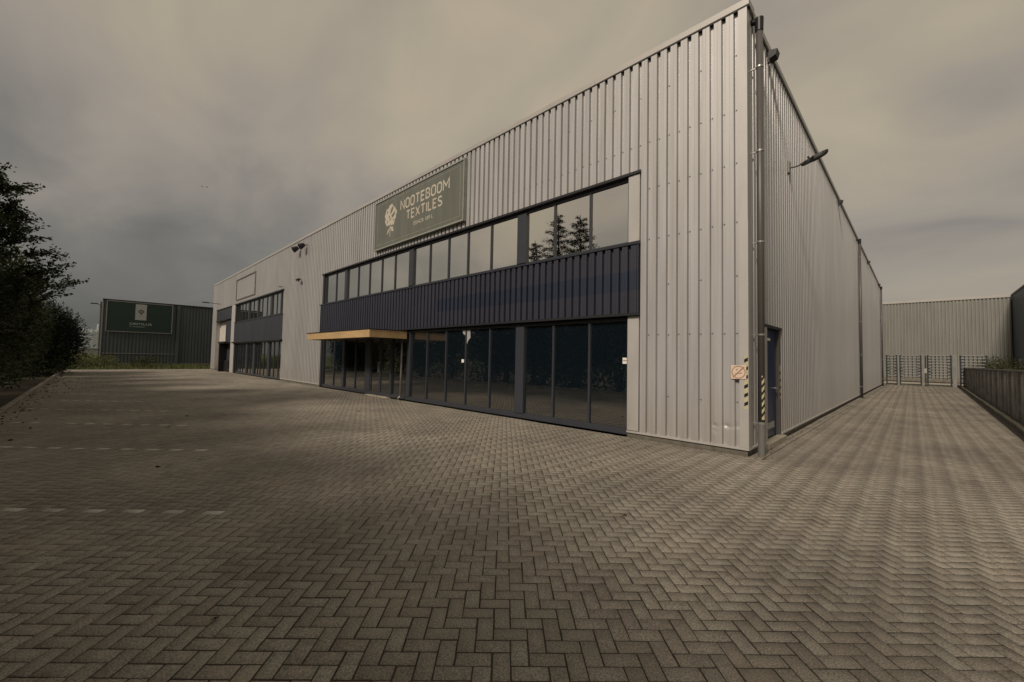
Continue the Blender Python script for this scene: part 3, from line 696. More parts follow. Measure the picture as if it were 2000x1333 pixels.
# ------------------------------------------------------------------ signs
def lettering(co, F, fn, name, material, parent):
    return MB().add([fn(a, b) for a, b, _ in co], F).build(name, material, parent, fix=False)
sg = thing('sign_board', 'large faded green NOOTEBOOM TEXTILES sign board with rose emblem on the silver warehouse', 'sign', (-10.68,-.02,5.88))
MB().bbox(-13.52, -7.86, -.10, -.004, 5.86, 7.74, .01).build('board', 'signgreen', sg)
fr = MB().box(-13.56, -7.82, -.125, -.002, 7.74, 7.785).box(-13.56, -7.82, -.125, -.002, 5.815, 5.86).box(-13.56, -13.52, -.125, -.002, 5.86, 7.74).box(-7.86, -7.82, -.125, -.002, 5.86, 7.74)
fr.build('frame', 'signframe', sg)
ln = MB(); i0, i1, j0, j1, y = -13.36, -8.02, 5.99, 7.62, -.1035
for a, b, c, d in ((i0,i1,j1-.014,j1),(i0,i1,j0,j0+.014),(i0,i0+.02,j0+.014,j1-.014),(i1-.02,i1,j0+.014,j1-.014)): ln.box(a, b, y, -.1005, c, d)
ln.build('border_line', 'linegreen', sg)
on = lambda a, b: (a, -.104, b)
co, F = text('ESHCR 189 L', -10.66, -9.48, 6.35, .13); lettering(co, F, on, 'lettering', 'cream', sg)
# (narrow stroke lettering, each stroke a mitred ribbon)
GL = {'N': (.60, [[(0,0),(0,1),(.60,0),(.60,1)]]), 'T': (.56, [[(0,1),(.56,1)],[(.28,0),(.28,.95)]]), 'E': (.48, [[(.48,0),(0,0),(0,1),(.48,1)],[(.03,.52),(.42,.52)]]),
      'M': (.76, [[(0,0),(0,1),(.38,.38),(.76,1),(.76,0)]]), 'X': (.60, [[(0,0),(.60,1)],[(0,1),(.60,0)]]), 'I': (.02, [[(.01,0),(.01,1)]]), 'L': (.46, [[(0,1),(0,0),(.46,0)]]),
      'O': (.56, 'ring'), 'B': (.54, [[(0,.52),(.36,.52),(.48,.60),(.50,.76),(.46,.92),(.34,1),(0,1),(0,0),(.36,0),(.50,.08),(.54,.26),(.50,.44),(.38,.52)]]),
      'S': (.52, [[(.50,.86),(.40,.97),(.26,1),(.10,.96),(.02,.84),(.03,.68),(.14,.57),(.38,.46),(.50,.34),(.52,.18),(.42,.04),(.26,0),(.10,.03),(0,.15)]])}
GL['O'] = (.56, [[(.56,.22),(.56,.78),(.50,.93),(.38,1),(.18,1),(.06,.93),(0,.78),(0,.22),(.06,.07),(.18,0),(.38,0),(.50,.07),(.56,.22)]])
def ribbon(mb, pts, t, fn, d):
    n = len(pts); closed = pts[0] == pts[-1]; P_ = [Vector(q) for q in pts]; L_ = []; R_ = []
    for i in range(n):
        a = (P_[i]-P_[i-1]).normalized() if i > 0 else ((P_[0]-P_[-2]).normalized() if closed else None)
        b = (P_[i+1]-P_[i]).normalized() if i < n-1 else ((P_[1]-P_[0]).normalized() if closed else None)
        a = a or b; b = b or a
        na = Vector((-a.y, a.x)); nb = Vector((-b.y, b.x)); m = na+nb
        m = m.normalized() if m.length > .2 else na
        k = min(1/max(m.dot(na), .3), 2.0)*t/2; L_.append(P_[i]+m*k); R_.append(P_[i]-m*k)
    mb.add([fn(q.x, q.y, d) for q in L_]+[fn(q.x, q.y, d) for q in R_], [(i, i+1, n+i+1, n+i) for i in range(n-1)])
def stroke_text(body, x0, x1, zc, h, t, gap, parent):
    tot = sum(GL[c][0] for c in body)+gap*(len(body)-1)+t; k = (x1-x0)/tot; x = x0+t*k/2; hh = h-t*k
    for c in body:
        m = MB(); w_, pl_ = GL[c]
        # work in units of metres so that stroke width stays even
        for j, poly in enumerate(pl_): ribbon(m, [(x+a*k, zc-hh/2+b*hh) for a, b in poly], t*k, lambda a, b, d: (a, -.104-d, b), j*.0012)
        m.build('letter', 'cream', parent, fix=False); x += (w_+gap)*k
stroke_text('NOOTEBOOM', -11.62, -8.58, 7.22, .385, .15, .26, sg)
stroke_text('TEXTILES', -11.19, -8.96, 6.75, .36, .15, .26, sg)
# rose emblem: ragged bloom with cut-out strokes, stem and two leaves
em = MB(); cx, cz = -12.33, 7.08
ring = []
for i in range(44):
    t = 2*math.pi*i/44; r = 1+.07*math.sin(5*t+.6)+.05*math.sin(11*t)+random.uniform(-.03, .03)
    ring.append((cx+.45*r*math.cos(t)*(1-.22*max(0, math.sin(t))), cz+.42*r*math.sin(t)))
em.v.append((cx, -.104, cz)); em.v += [(a, -.104, b) for a, b in ring]
em.f += [(0, 1+i, 1+(i+1) % 44) for i in range(44)]
for pts in (((-12.37,6.72),(-12.31,6.72),(-12.325,6.24),(-12.365,6.24)), ((-12.38,6.62),(-12.52,6.52),(-12.60,6.36),(-12.48,6.42),(-12.39,6.54)), ((-12.30,6.64),(-12.13,6.60),(-12.08,6.42),(-12.22,6.44),(-12.30,6.55))):
    em.add([(a, -.104, b) for a, b in pts], [tuple(range(len(pts)))])
em.v = [(a, b, c-.06) for a, b, c in em.v]; em.build('rose_emblem', 'cream', sg, fix=False)
cut = MB()
for pts in (((-12.33,7.30),(-12.20,7.40),(-12.12,7.36),(-12.22,7.20),(-12.36,7.12)), ((-12.28,7.05),(-12.08,7.14),(-11.98,7.20),(-12.02,7.06),(-12.18,6.96)), ((-12.47,7.06),(-12.40,7.10),(-12.38,7.02),(-12.44,6.98)), ((-12.42,6.92),(-12.28,6.98),(-12.27,6.95),(-12.41,6.88)), ((-12.62,7.24),(-12.52,7.32),(-12.56,7.18)), ((-12.16,6.86),(-12.08,6.92),(-12.10,6.82)), ((-12.60,6.88),(-12.52,6.92),(-12.56,6.80))):
    cut.add([(a, -.1055, b) for a, b in pts], [tuple(range(len(pts)))])
cut.v = [(a, b, c-.06) for a, b, c in cut.v]; cut.build('petal_lines', 'signgreen', sg, fix=False)

ns = thing('no_smoking_sign', 'small faded square no-smoking sign on the warehouse corner', 'sign', (-.14,-.016,1.44))
MB().bbox(-.262, -.022, -.024, -.0165, 1.315, 1.555, .003).build('plate', 'pink', ns)
rg = MB()
for i in range(40):
    t0, t1 = 2*math.pi*i/40, 2*math.pi*(i+1)/40; c = (-.142, 1.435)
    P = lambda r, t: (c[0]+r*math.cos(t), -.0255, c[1]+r*math.sin(t))
    rg.add([P(.112,t0),P(.112,t1),P(.096,t1),P(.096,t0)], [(0,1,2,3)])
d_ = math.sqrt(.5)
rg.add([(c[0]+a*d_-b*d_*.0, -.0258, c[1]+e) for a, b, e in ((-.14,0,-.088),(-.115,0,-.10),(.14,0,.088),(.115,0,.10))], [(0,1,2,3)])
rg.build('prohibition_ring', 'red', ns, fix=False)
MB().add([(-.19,-.0252,1.398),(-.085,-.0252,1.415),(-.085,-.0252,1.432),(-.19,-.0252,1.415)], [(0,1,2,3)]).add([(-.17,-.0252,1.46),(-.15,-.0252,1.49),(-.16,-.0252,1.50),(-.185,-.0252,1.47)], [(0,1,2,3)]).build('cigarette_print', 'brownprint', ns, fix=False)

bf = thing('blank_sign_frame', 'empty rectangular sign frame high on the far end of the silver warehouse', 'sign frame', (-34.3,-.01,5.8))
for a, b, c, d in ((-37.1,-31.5,7.42,7.50),(-37.1,-31.5,5.80,5.88),(-37.1,-37.0,5.88,7.42),(-31.6,-31.5,5.88,7.42)):
    MB().box(a, b, -.06, -.002, c, d).build('frame_bar', 'zinc', bf)

# ------------------------------------------------------------------ lamps on the warehouse
def box_light(y, s, label):
    t = thing('floodlight', label, 'lamp', (.02,y,7.82), 'floodlights under the side eaves')
    MB().box(.0, .05, y-.03, y+.03, 7.70, 7.92).build('bracket', 'black', t)
    MB().add([(.05,y-s,7.90),(.05,y+s,7.90),(.05+s*1.4,y+s,7.87),(.05+s*1.4,y-s,7.87),(.05,y-s,7.90-s*1.7),(.05,y+s,7.90-s*1.7),(.05+s*1.1,y+s,7.90-s*1.3),(.05+s*1.1,y-s,7.90-s*1.3)], [(0,1,2,3),(4,7,6,5),(0,4,5,1),(1,5,6,2),(2,6,7,3),(3,7,4,0)]).build('housing', 'black', t)
box_light(1.45, .105, 'black box floodlight under the eaves beside the corner downpipe')
box_light(11.9, .08, 'small black floodlight under the side eaves beyond the arm lamp')
box_light(24.7, .08, 'small black floodlight under the side eaves past the middle downpipe')
box_light(34.4, .08, 'small black floodlight under the side eaves at the far end')
al = thing('wall_lamp', 'black arm lamp reaching out from the side wall of the silver warehouse', 'lamp', (.0,3.3,6.18))
MB().bbox(-.004, .03, 3.24, 3.36, 6.05, 6.33, .006).build('wall_plate', 'postgrey', al)
MB().path([(.03,3.3,6.17),(.16,3.3,6.165),(.27,3.3,6.19)], .017, 8).build('arm', 'pipe', al)
hd = MB(); pts = []
for i in range(20):
    t = 2*math.pi*i/20; a, b = math.cos(t), math.sin(t); pts.append((a, b))
def hp(a, b, d):
    x = .50+.25*a; return (x, 3.3+.085*b*(1 if a > -.2 else .62), 6.255+(x-.5)*.33+d)
hd.prism([(a*.93, b*.9) for a, b in pts], hp, -.045, -.025).prism(pts, hp, -.0249, .035)
hd.tube((.40,3.3,6.26), (.38,3.3,6.33), .018, n=8)
hd.build('lamp_head', 'black', al)
MB().tube((.24,3.3,6.18), (.33,3.3,6.21), .032, .03, 10).build('collar', 'black', al)
for x, lab in ((-21.55,'black round spotlight under the front eaves, nearer the green sign'),(-22.55,'black round spotlight under the front eaves, farther from the green sign')):
    t = thing('spotlight', lab, 'lamp', (x,.0,7.5), 'spotlights under the front eaves')
    MB().path([(x,.0,7.56),(x,-.16,7.52)], .018, 8).box(x-.04, x+.04, -.012, .006, 7.5, 7.62).build('bracket', 'black', t)
    MB().tube((x,-.15,7.55), (x-.02,-.36,7.40), .10, .17, 16).tube((x-.02,-.361,7.399), (x-.022,-.38,7.386), .175, .17, 16).build('lamp_head', 'black', t)
t = thing('wall_lamp', 'small dark bulkhead lamp on the silver wall between the two window bands', 'lamp', (-22.2,.0,5.7))
MB().path([(-22.2,.0,5.72),(-22.2,-.2,5.73)], .02, 8).build('bracket', 'pipe', t)
MB().tube((-22.34,-.2,5.70), (-21.98,-.2,5.70), .06, n=12).tube((-22.0,-.2,5.72), (-22.0,-.2,5.56), .035, n=10).build('lamp_head', 'black', t)
t = thing('wall_lamp', 'thin arm lamp above the loading dock of the silver warehouse', 'lamp', (-42.9,.0,5.95))
MB().path([(-42.9,.0,5.98),(-42.9,-.9,6.02)], .02, 8).build('arm', 'black', t)
MB().bbox(-42.99, -42.81, -1.35, -.85, 5.98, 6.06, .02).build('lamp_head', 'black', t)
t = thing('security_camera', 'tiny security camera at the end of the far window band', 'camera', (-25.05,.0,5.6))
MB().path([(-25.05,.0,5.62),(-25.05,-.14,5.62)], .015, 6).build('bracket', 'greywhite', t)
MB().bbox(-25.10, -25.0, -.36, -.14, 5.58, 5.66, .01).build('housing', 'greywhite', t)
# two more spots on the sign run: small sensor under the left parapet

# ------------------------------------------------------------------ other buildings
def simple_clad(mapf, a0, a1, z0, z1, pitch, material, parent, ribs=8, depth=.04):
    a = a0
    while a < a1-.01:
        b = min(a+pitch*ribs, a1); pr = []; q = a
        while q < b-1e-4:
            for s, d in ((0,1),(.28,1),(.36,0),(.92,0)):
                if q+s*pitch < b: pr.append((q+s*pitch, d))
            q += pitch
        pr.append((b, 1)); n = len(pr)
        vs = [mapf(s, d*depth, z) for z in (z0, z1) for s, d in pr]
        MB().add(vs, [(i, i+1, n+i+1, n+i) for i in range(n-1)]).build('cladding_panel', material, parent, fix=False)
        a = b
pb = thing('warehouse', 'pale ribbed metal warehouse wall standing behind the gates', 'warehouse', (2,50,0))
YB = 49.5
simple_clad(lambda a, d, z: (a, YB+d, z), -8.0, 8.15, .5, 7.95, .24, 'paleclad', pb, 8, .085)
MB().box(-8.0, 8.15, YB+.10, YB+20, 0, 7.9).build('wall_core', 'paleclad', pb)
MB().bbox(-8.05, 8.15, YB-.05, YB+.4, 7.95, 8.18, .01).build('coping', 'coping', pb)
MB().box(-8.0, 8.15, YB-.01, YB+.099, 0, .5).build('plinth', 'plinth', pb)
bb = thing('warehouse', 'dark blue warehouse at the right edge beside the pale ribbed wall', 'warehouse', (12,40,0))
MB().box(8.25, 30, 22, 70, 0, 8.1).build('wall_core', 'blueclad', bb)
for i in range(9): MB().bbox(8.19, 8.249, 22+i*3.06, 22+(i+1)*3.06-.02, .3, 8.02, .006).build('cladding_panel', 'blueclad', bb)
MB().bbox(8.14, 8.6, 21.95, 49.5, 8.02, 8.2, .01).build('coping', 'dark', bb)

gb = thing('warehouse', 'slate grey ribbed warehouse with dark green sign beyond the yard', 'warehouse', (-66,2,0))
XB = -60.0
simple_clad(lambda a, d, z: (XB-d, a, z), -7.36, -1.2, .25, 7.02, .30, 'greyclad', gb, 8, .05)
simple_clad(lambda a, d, z: (XB-d, a, z), -.9, 8.0, .25, 7.02, .30, 'greyclad', gb, 8, .05)
MB().box(-85, XB-.055, -7.34, 8.0, 0, 6.98).build('wall_core', 'greyclad', gb)
MB().box(XB-.4, XB+.06, -7.44, 8.0, 7.02, 7.15).build('coping', 'dark', gb)
MB().box(XB-.08, XB+.06, -1.199, -.901, .0, 7.0).build('pilaster', 'greyclad', gb)
MB().box(XB-.3, XB+.03, -7.46, -7.361, .1, 7.0).build('corner_trim', 'postgrey', gb)
MB().box(XB-.05, XB+.02, -7.36, 8, 0, .25).build('plinth', 'plinth', gb)
MB().box(XB-.03, XB+.03, -7.3, -1.21, 1.26, 1.33).build('wall_rail', 'postgrey', gb)
MB().tube((XB-.1,-7.55,.0), (XB-.1,-7.55,6.8), .07, n=10).build('downpipe', 'pipe', gb)
s2 = thing('sign_board', 'dark green sign board with white emblem square on the slate grey warehouse', 'sign', (XB+.1,-4.35,3.7))
MB().bbox(XB+.07, XB+.15, -7.05, -1.66, 3.72, 6.92, .01).build('board', 'signdark', s2)
sf = MB()
for a, b, c, d in ((-7.13,-1.58,6.92,7.0),(-7.13,-1.58,3.64,3.72),(-7.13,-7.05,3.72,6.92),(-1.66,-1.58,3.72,6.92)): sf.box(XB+.065, XB+.17, a, b, c, d)
sf.build('frame', 'postgrey', s2)
MB().bbox(XB+.151, XB+.165, -4.82, -3.88, 5.04, 6.80, .003).build('emblem_panel', 'greywhite', s2)
eb = MB(); c = (-4.34, 5.98)
P = lambda a, b: (XB+.167, c[0]+a, c[1]+b)
arc = [(-.27,.0),(-.20,.13),(-.08,.20),(.08,.20),(.20,.13),(.27,.0)]; arci = [(-.18,.0),(-.13,.08),(-.05,.13),(.05,.13),(.13,.08),(.18,.0)]
for i in range(5): eb.add([P(*arc[i]),P(*arc[i+1]),P(*arci[i+1]),P(*arci[i])], [(0,1,2,3)])
for s in (-1, 1): eb.add([P(s*.27,0),P(s*.18,0),P(s*.0,-.20),P(s*.0,-.30)], [(0,1,2,3)])
eb.add([P(-.045,.10),P(.045,.10),P(.03,-.16),P(-.03,-.16)], [(0,1,2,3)]).add([P(-.02,-.31),P(.02,-.31),P(.012,-.44),P(-.012,-.44)], [(0,1,2,3)])
eb.build('emblem', 'black', s2, fix=False)
o2 = lambda a, b: (XB+.153, a, b)
co, F = text('OSITILLIS', -5.24, -3.40, 4.60, .24); lettering(co, F, o2, 'lettering', 'greywhite', s2)
co, F = text('G - mmmmmmmm', -5.24, -3.95, 4.30, .11); lettering(co, F, o2, 'lettering', 'greywhite', s2)
t = thing('wall_lamp', 'thin arm lamp at the outer corner of the slate grey warehouse', 'lamp', (XB-.1,-7.46,6.5))
MB().path([(XB-.1,-7.46,6.45),(XB-.1,-7.8,6.5)], .025, 8).build('arm', 'black', t)
MB().bbox(XB-.22, XB+.02, -8.35, -7.78, 6.5, 6.6, .02).build('lamp_head', 'black', t)

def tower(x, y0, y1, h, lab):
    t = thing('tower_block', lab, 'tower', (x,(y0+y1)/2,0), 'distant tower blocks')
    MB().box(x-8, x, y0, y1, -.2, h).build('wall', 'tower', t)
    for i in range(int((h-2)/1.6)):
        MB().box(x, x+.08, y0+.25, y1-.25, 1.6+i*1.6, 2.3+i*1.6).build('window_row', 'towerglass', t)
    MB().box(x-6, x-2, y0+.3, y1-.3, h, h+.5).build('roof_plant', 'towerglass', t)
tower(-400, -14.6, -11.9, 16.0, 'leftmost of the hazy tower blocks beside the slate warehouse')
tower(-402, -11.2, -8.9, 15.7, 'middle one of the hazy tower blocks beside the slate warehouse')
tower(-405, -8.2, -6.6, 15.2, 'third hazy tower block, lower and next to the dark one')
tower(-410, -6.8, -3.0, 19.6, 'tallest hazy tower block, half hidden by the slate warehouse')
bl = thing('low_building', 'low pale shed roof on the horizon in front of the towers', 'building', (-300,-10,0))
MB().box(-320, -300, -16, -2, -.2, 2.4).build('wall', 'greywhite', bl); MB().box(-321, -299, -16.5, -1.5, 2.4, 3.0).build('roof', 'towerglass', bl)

# ------------------------------------------------------------------ gates and fences at the alley end
def gate_leaf(x0, x1, y, label, lean=0.0):
    t = thing('gate_leaf', label, 'gate', ((x0+x1)/2, y, 0), 'barred gate leaves across the alley')
    for x in (x0, x1):
        MB().box(x-.045, x+.045, y-.04, y+.04, .06, 2.50).build('stile', 'gatedark', t)
    for i in range(9):
        z = 2.46-i*.215
        MB().tube((x0+.045,y,z), (x1-.045,y,z), .036, n=8).build('rail', 'gaterail', t)
    nb = max(3, int((x1-x0)/.21))
    for k in range(1, nb): MB().box(x0+(x1-x0)*k/nb-.028, x0+(x1-x0)*k/nb+.028, y+.036, y+.05, .62, 2.45).build('upright', 'gatedark', t)
    for z in (.34, .12): MB().box(x0+.045, x1-.045, y-.02, y+.02, z-.03, z+.03).build('bottom_rail', 'gatedark', t)
    for x, s in ((x0, 1), (x1, -1)):
        for i in range(8):
            z = 2.43-i*.245
            MB().add([(x,y-.06,z-.05),(x+s*.20,y-.05,z-.015),(x+s*.20,y-.05,z+.02),(x,y-.06,z+.06),(x,y+.06,z-.05),(x+s*.20,y+.05,z-.015),(x+s*.20,y+.05,z+.02),(x,y+.06,z+.06)],
                     [(0,1,2,3),(4,7,6,5),(0,4,5,1),(1,5,6,2),(2,6,7,3),(3,7,4,0)]).build('hinge_bracket', 'gatedark', t)
YG = 39.2
gate_leaf(.22, .86, YG, 'narrow barred gate leaf against the silver warehouse')
gate_leaf(1.04, 2.28, YG, 'barred gate leaf left of the central lock post')
gate_leaf(2.66, 3.96, YG, 'barred gate leaf right of the central lock post')
gate_leaf(4.45, 5.80, YG, 'barred gate leaf standing behind the slatted fence')
def gate_post(x, w_, label):
    t = thing('gate_post', label, 'post', (x,YG,0), 'gate posts')
    MB().bbox(x-w_/2, x+w_/2, YG-w_/2, YG+w_/2, -.05, 2.62, .015).build('shaft', 'postgrey', t)
    MB().bbox(x-w_/2-.01, x+w_/2+.01, YG-w_/2-.01, YG+w_/2+.01, 2.6205, 2.65, .01).build('cap', 'postgrey', t)
gate_post(.95, .11, 'grey gate post beside the narrow leaf'); gate_post(2.38, .11, 'grey gate post left of the gate lock'); gate_post(4.14, .20, 'stout grey gate post at the slatted fence end')
lk = thing('lock_post', 'dark lock post with pale lock case between the gate leaves', 'post', (2.54,YG-.02,0))
MB().bbox(2.50, 2.585, YG-.04, YG+.04, -.05, 2.45, .01).build('shaft', 'gatedark', lk); MB().bbox(2.465, 2.62, YG-.07, YG-.041, 1.05, 1.42, .01).build('lock_case', 'greywhite', lk)

# slatted fence along the alley
kF = lambda y: 3.98+.0185*y
fe = thing('slatted_fence', 'low weathered fence of thin horizontal slats along the alley kerb', 'fence', (kF(20),20,0))
yy = 41.5; ys_ = []
while yy > 2: ys_.append(yy); yy -= 2.05
for y in ys_:
    MB().bbox(kF(y)-.05, kF(y)+.05, y-.05, y+.05, -.1, 1.50, .008).build('post', 'wood', fe)
sm = MB()
sm.add([(-.02,0,-.03),(.02,0,-.03),(.02,0,.085),(-.02,0,.085),(-.02,1.94,-.03),(.02,1.94,-.03),(.02,1.94,.085),(-.02,1.94,.085)], [(0,3,2,1),(4,5,6,7),(0,1,5,4),(1,2,6,5),(2,3,7,6),(3,0,4,7)])
for i in range(30):
    z = .09+i*.047; sm.add([(-.012,0,z),(.012,0,z),(.012,0,z+.034),(-.012,0,z+.034),(-.012,1.94,z),(.012,1.94,z),(.012,1.94,z+.034),(-.012,1.94,z+.034)], [(0,3,2,1),(4,5,6,7),(0,1,5,4),(1,2,6,5),(2,3,7,6),(3,0,4,7)])
sm.add([(-.02,.93,.06),(.02,.93,.06),(.02,.99,.06),(-.02,.99,.06),(-.02,.93,1.49),(.02,.93,1.49),(.02,.99,1.49),(-.02,.99,1.49)], [(0,3,2,1),(4,5,6,7),(0,1,5,4),(1,2,6,5),(2,3,7,6),(3,0,4,7)])
sme = sm.mesh('slats')
for a, b in zip(ys_, ys_[1:]):
    o = link('slats', sme, 'wood', fe); o.matrix_parent_inverse = Matrix(); o.location = (kF(b)+.0-fe.location.x, b+.05-fe.location.y, 0); o.rotation_euler = (0, 0, -.0185); kind(o, 'stuff')
    MB().add([(kF(b)-.055,b,1.505),(kF(b)+.055,b,1.505),(kF(a)+.055,a-.004,1.505),(kF(a)-.055,a-.004,1.505),(kF(b)-.055,b,1.545),(kF(b)+.055,b,1.545),(kF(a)+.055,a-.004,1.545),(kF(a)-.055,a-.004,1.545)], [(0,3,2,1),(4,5,6,7),(0,1,5,4),(1,2,6,5),(2,3,7,6),(3,0,4,7)]).build('cap_rail', 'postgrey', fe)
# pale metal railing before the blue wall
rl = thing('railing', 'pale metal railing in front of the dark blue warehouse', 'railing', (7.6,38,0))
for y in (28, 30.6, 33.2, 35.8, 38.4, 41): MB().box(7.57, 7.63, y-.03, y+.03, -.1, 2.3).build('post', 'postgrey', rl)
for z in (.5, 1.1, 1.65, 2.2): MB().tube((7.56,28,z), (7.56,41,z), .018, n=6).build('bar', 'postgrey', rl)

# ------------------------------------------------------------------ vegetation
def leaves(P, D, size, asp, name, material, parent, droop=.2):
    """diamond leaves at points P with growth direction D (n,3)"""
    n = len(P); D = D/np.maximum(np.linalg.norm(D, axis=1, keepdims=True), 1e-6)
    rnd = rng.normal(size=(n, 3)); sx = np.cross(D, rnd); sx /= np.maximum(np.linalg.norm(sx, axis=1, keepdims=True), 1e-6)
    L = (size*rng.uniform(.6, 1.3, n))[:, None]; nn = np.cross(sx, D)
    V = np.stack([P, P+D*L*.5+sx*L*asp*.5+nn*L*.1, P+D*L-nn*L*droop*.3, P+D*L*.5-sx*L*asp*.5+nn*L*.1], 1).reshape(-1, 3)
    F = np.arange(n*4).reshape(-1, 4)
    return quads(name, V, F, material, parent, rng.random(n))
def limb(mb, p, q, r0, r1, seg=5, wob=.12):
    p = Vector(p); q = Vector(q); pts = [p]; L = (q-p).length
    for i in range(1, seg+1):
        a = p.lerp(q, i/seg)
        if i < seg: a += Vector((random.gauss(0, 1), random.gauss(0, 1), random.gauss(0, .5)))*wob*L/seg
        pts.append(a)
    rs = [r0+(r1-r0)*i/seg for i in range(seg+1)]
    for i in range(seg): mb.tube(pts[i], pts[i+1], rs[i], rs[i+1], 7, False)
    return pts
def broad_tree(label, base, h, rad, nl, seed):
    random.seed(seed); t = thing('broadleaf_tree', label, 'tree', base)
    b = Vector(base); tr = MB(); top = b+Vector((random.uniform(-.3, .3), .7, h*.93))
    tp = limb(tr, b, top, .17, .03, 9, .1)
    P = []; D = []
    nb = 60
    for i in range(nb):
        f = .10+.88*i/nb; o = b.lerp(top, f); az = i*2.4+random.uniform(-.4, .4)
        rr = rad*(1.0-.80*max(0, f-.30)/.70)*random.uniform(.72, 1.15)*(.75 if f < .2 else 1)
        e = o+Vector((math.cos(az)*rr, math.sin(az)*rr, rr*random.uniform(.05, .65)))
        lp = limb(tr, o, e, .045*(1.2-f), .010, 5, .18)
        for k in range(18):
            s = lp[random.randint(1, 5)]; d = (e-o).normalized()*random.uniform(.2, 1)+Vector((random.gauss(0, .7), random.gauss(0, .7), random.gauss(.15, .6)))
            tl = random.uniform(.35, .95)*(.7 if f > .85 else 1); q = s+d.normalized()*tl; tr.tube(s, q, .007, .003, 4, False)
            m = max(2, int(nl/(nb*18)))
            for j in range(m):
                u = (j+random.random())/m; P.append(s.lerp(q, u)+Vector((random.gauss(0, .04), random.gauss(0, .04), random.gauss(0, .04))))
                D.append(d.normalized()+Vector((random.gauss(0, .8), random.gauss(0, .8), random.gauss(0, .6))))
    tr.build('trunk', 'bark', t, fix=False)
    leaves(np.array(P), np.array(D), .095, .55, 'crown', 'leaf', t)
    return t
def shrub(name, label, base, rx, ry, h, nl, size, asp, material, cat='shrub', group=None, jag=.25, seed=0, upright=.4):
    r_ = np.random.default_rng(seed); random.seed(seed); t = thing(name, label, cat, base, group); b = np.array(base)
    # lobes make an uneven outline
    lob = [(r_.uniform(-.5, .5)*rx, r_.uniform(-.5, .5)*ry, (.18+.6*_/12)*h, r_.uniform(.45, .75)*(1-.25*_/12)) for _ in range(13)]
    P = []; D = []
    per = nl//len(lob)
    for lx, ly, lz, ls in lob:
        d = r_.normal(size=(per, 3)); d /= np.linalg.norm(d, axis=1, keepdims=True)
        rad = r_.uniform(.25, 1, per)**.45*(1+jag*np.abs(r_.normal(size=per))*.5)
        # bunch leaves around shoot tips
        q = d*rad[:, None]*np.array([rx, ry, h*.5])*ls+np.array([lx, ly, lz])
        P.append(q); D.append(d+r_.normal(size=(per, 3))*.6+np.array([0, 0, upright]))
    P = np.concatenate(P); D = np.concatenate(D); k = (P[:, 2] > .02) & (P[:, 2] < h*1.08)
    st = MB()
    for i in range(9):
        a = lob[i % len(lob)]; st.path([tuple(b+np.array([random.uniform(-.15, .15), random.uniform(-.15, .15), -.05])), tuple(b+np.array([a[0]*.6, a[1]*.6, a[2]*.6])), tuple(b+np.array([a[0]*1.1, a[1]*1.1, a[2]*1.15]))], [.035, .022, .008], 6)
    st.build('stems', 'bark', t, fix=False)
    leaves(P[k]+b, D[k], size, asp, 'foliage', material, t)
    return t
def spruce(label, base, h, rad, seed):
    random.seed(seed); t = thing('spruce_tree', label, 'tree', base, 'conifers behind the kerb'); b = Vector(base); tr = MB(); tr.tube(b, b+Vector((0,0,h)), .16, .015, 8)
    P = []; D = []
    n = int(h*11)
    for i in range(n):
        f = .08+.9*i/n; az = i*2.4; L = rad*(1-f)**.85*random.uniform(.65, 1.2)+.12
        o = b+Vector((0,0,h*f)); d = Vector((math.cos(az), math.sin(az), random.uniform(-.1, .35))); e = o+d*L; tr.tube(o, e, .02, .006, 5, False)
        m = int(40+L*110)
        for j in range(m):
            u = random.random()**.8; q = o.lerp(e, u)+Vector((random.gauss(0, .10), random.gauss(0, .10), random.gauss(-.05, .07)))*(.5+L*.4)
            P.append(q); D.append(d*.7+Vector((random.gauss(0, .7), random.gauss(0, .7), random.gauss(-.1, .35))))
    tr.build('trunk', 'bark', t, fix=False); leaves(np.array(P), np.array(D), .16, .22, 'crown', 'spruce', t)
broad_tree('tall dark broadleaf tree at the left edge, rising above the hedge', (-17.6,-11.35,-.06), 7.5, 2.5, 52000, 5)
for sp in (('tall spruce mirrored in the last pane but one of the upper window', (-12.7,-12.8,-.06), 10.7, 3.4, 3), ('tallest spruce, mirrored two panes from the end of the upper window', (-14.6,-12.9,-.06), 11.3, 3.4, 4), ('shorter spruce mirrored beside the wide post of the upper window', (-17.0,-13.4,-.06), 10.0, 3.2, 6)): spruce(*sp)
G = 'hedge shrubs along the kerb'
shrub('yew_bush', 'dense black-green yew bush at the far end of the kerb', (-38.6,-10.75,-.06), 3.0, 2.2, 4.5, 30000, .24, .24, 'yew', seed=2, jag=.5, upright=.5)
for i, (x, y, rx, h) in enumerate(((-35.4,-11.1,2.7,4.8),(-31.2,-11.3,2.7,6.0),(-27.4,-11.2,2.6,6.2),(-23.4,-11.3,2.5,6.0),(-19.8,-11.5,2.4,5.2))):
    shrub('hedge_shrub', ('dark leafy hedge shrub just before the yew bush', 'second dark hedge shrub from the yew bush', 'third dark hedge shrub from the yew bush', 'fourth dark hedge shrub from the yew bush, under the tall tree', 'nearest dark hedge shrub at the left picture edge')[i], (x, y, -.06), rx, 1.75, h, 16000, .15, .5, 'hedge', group=G, seed=20+i)
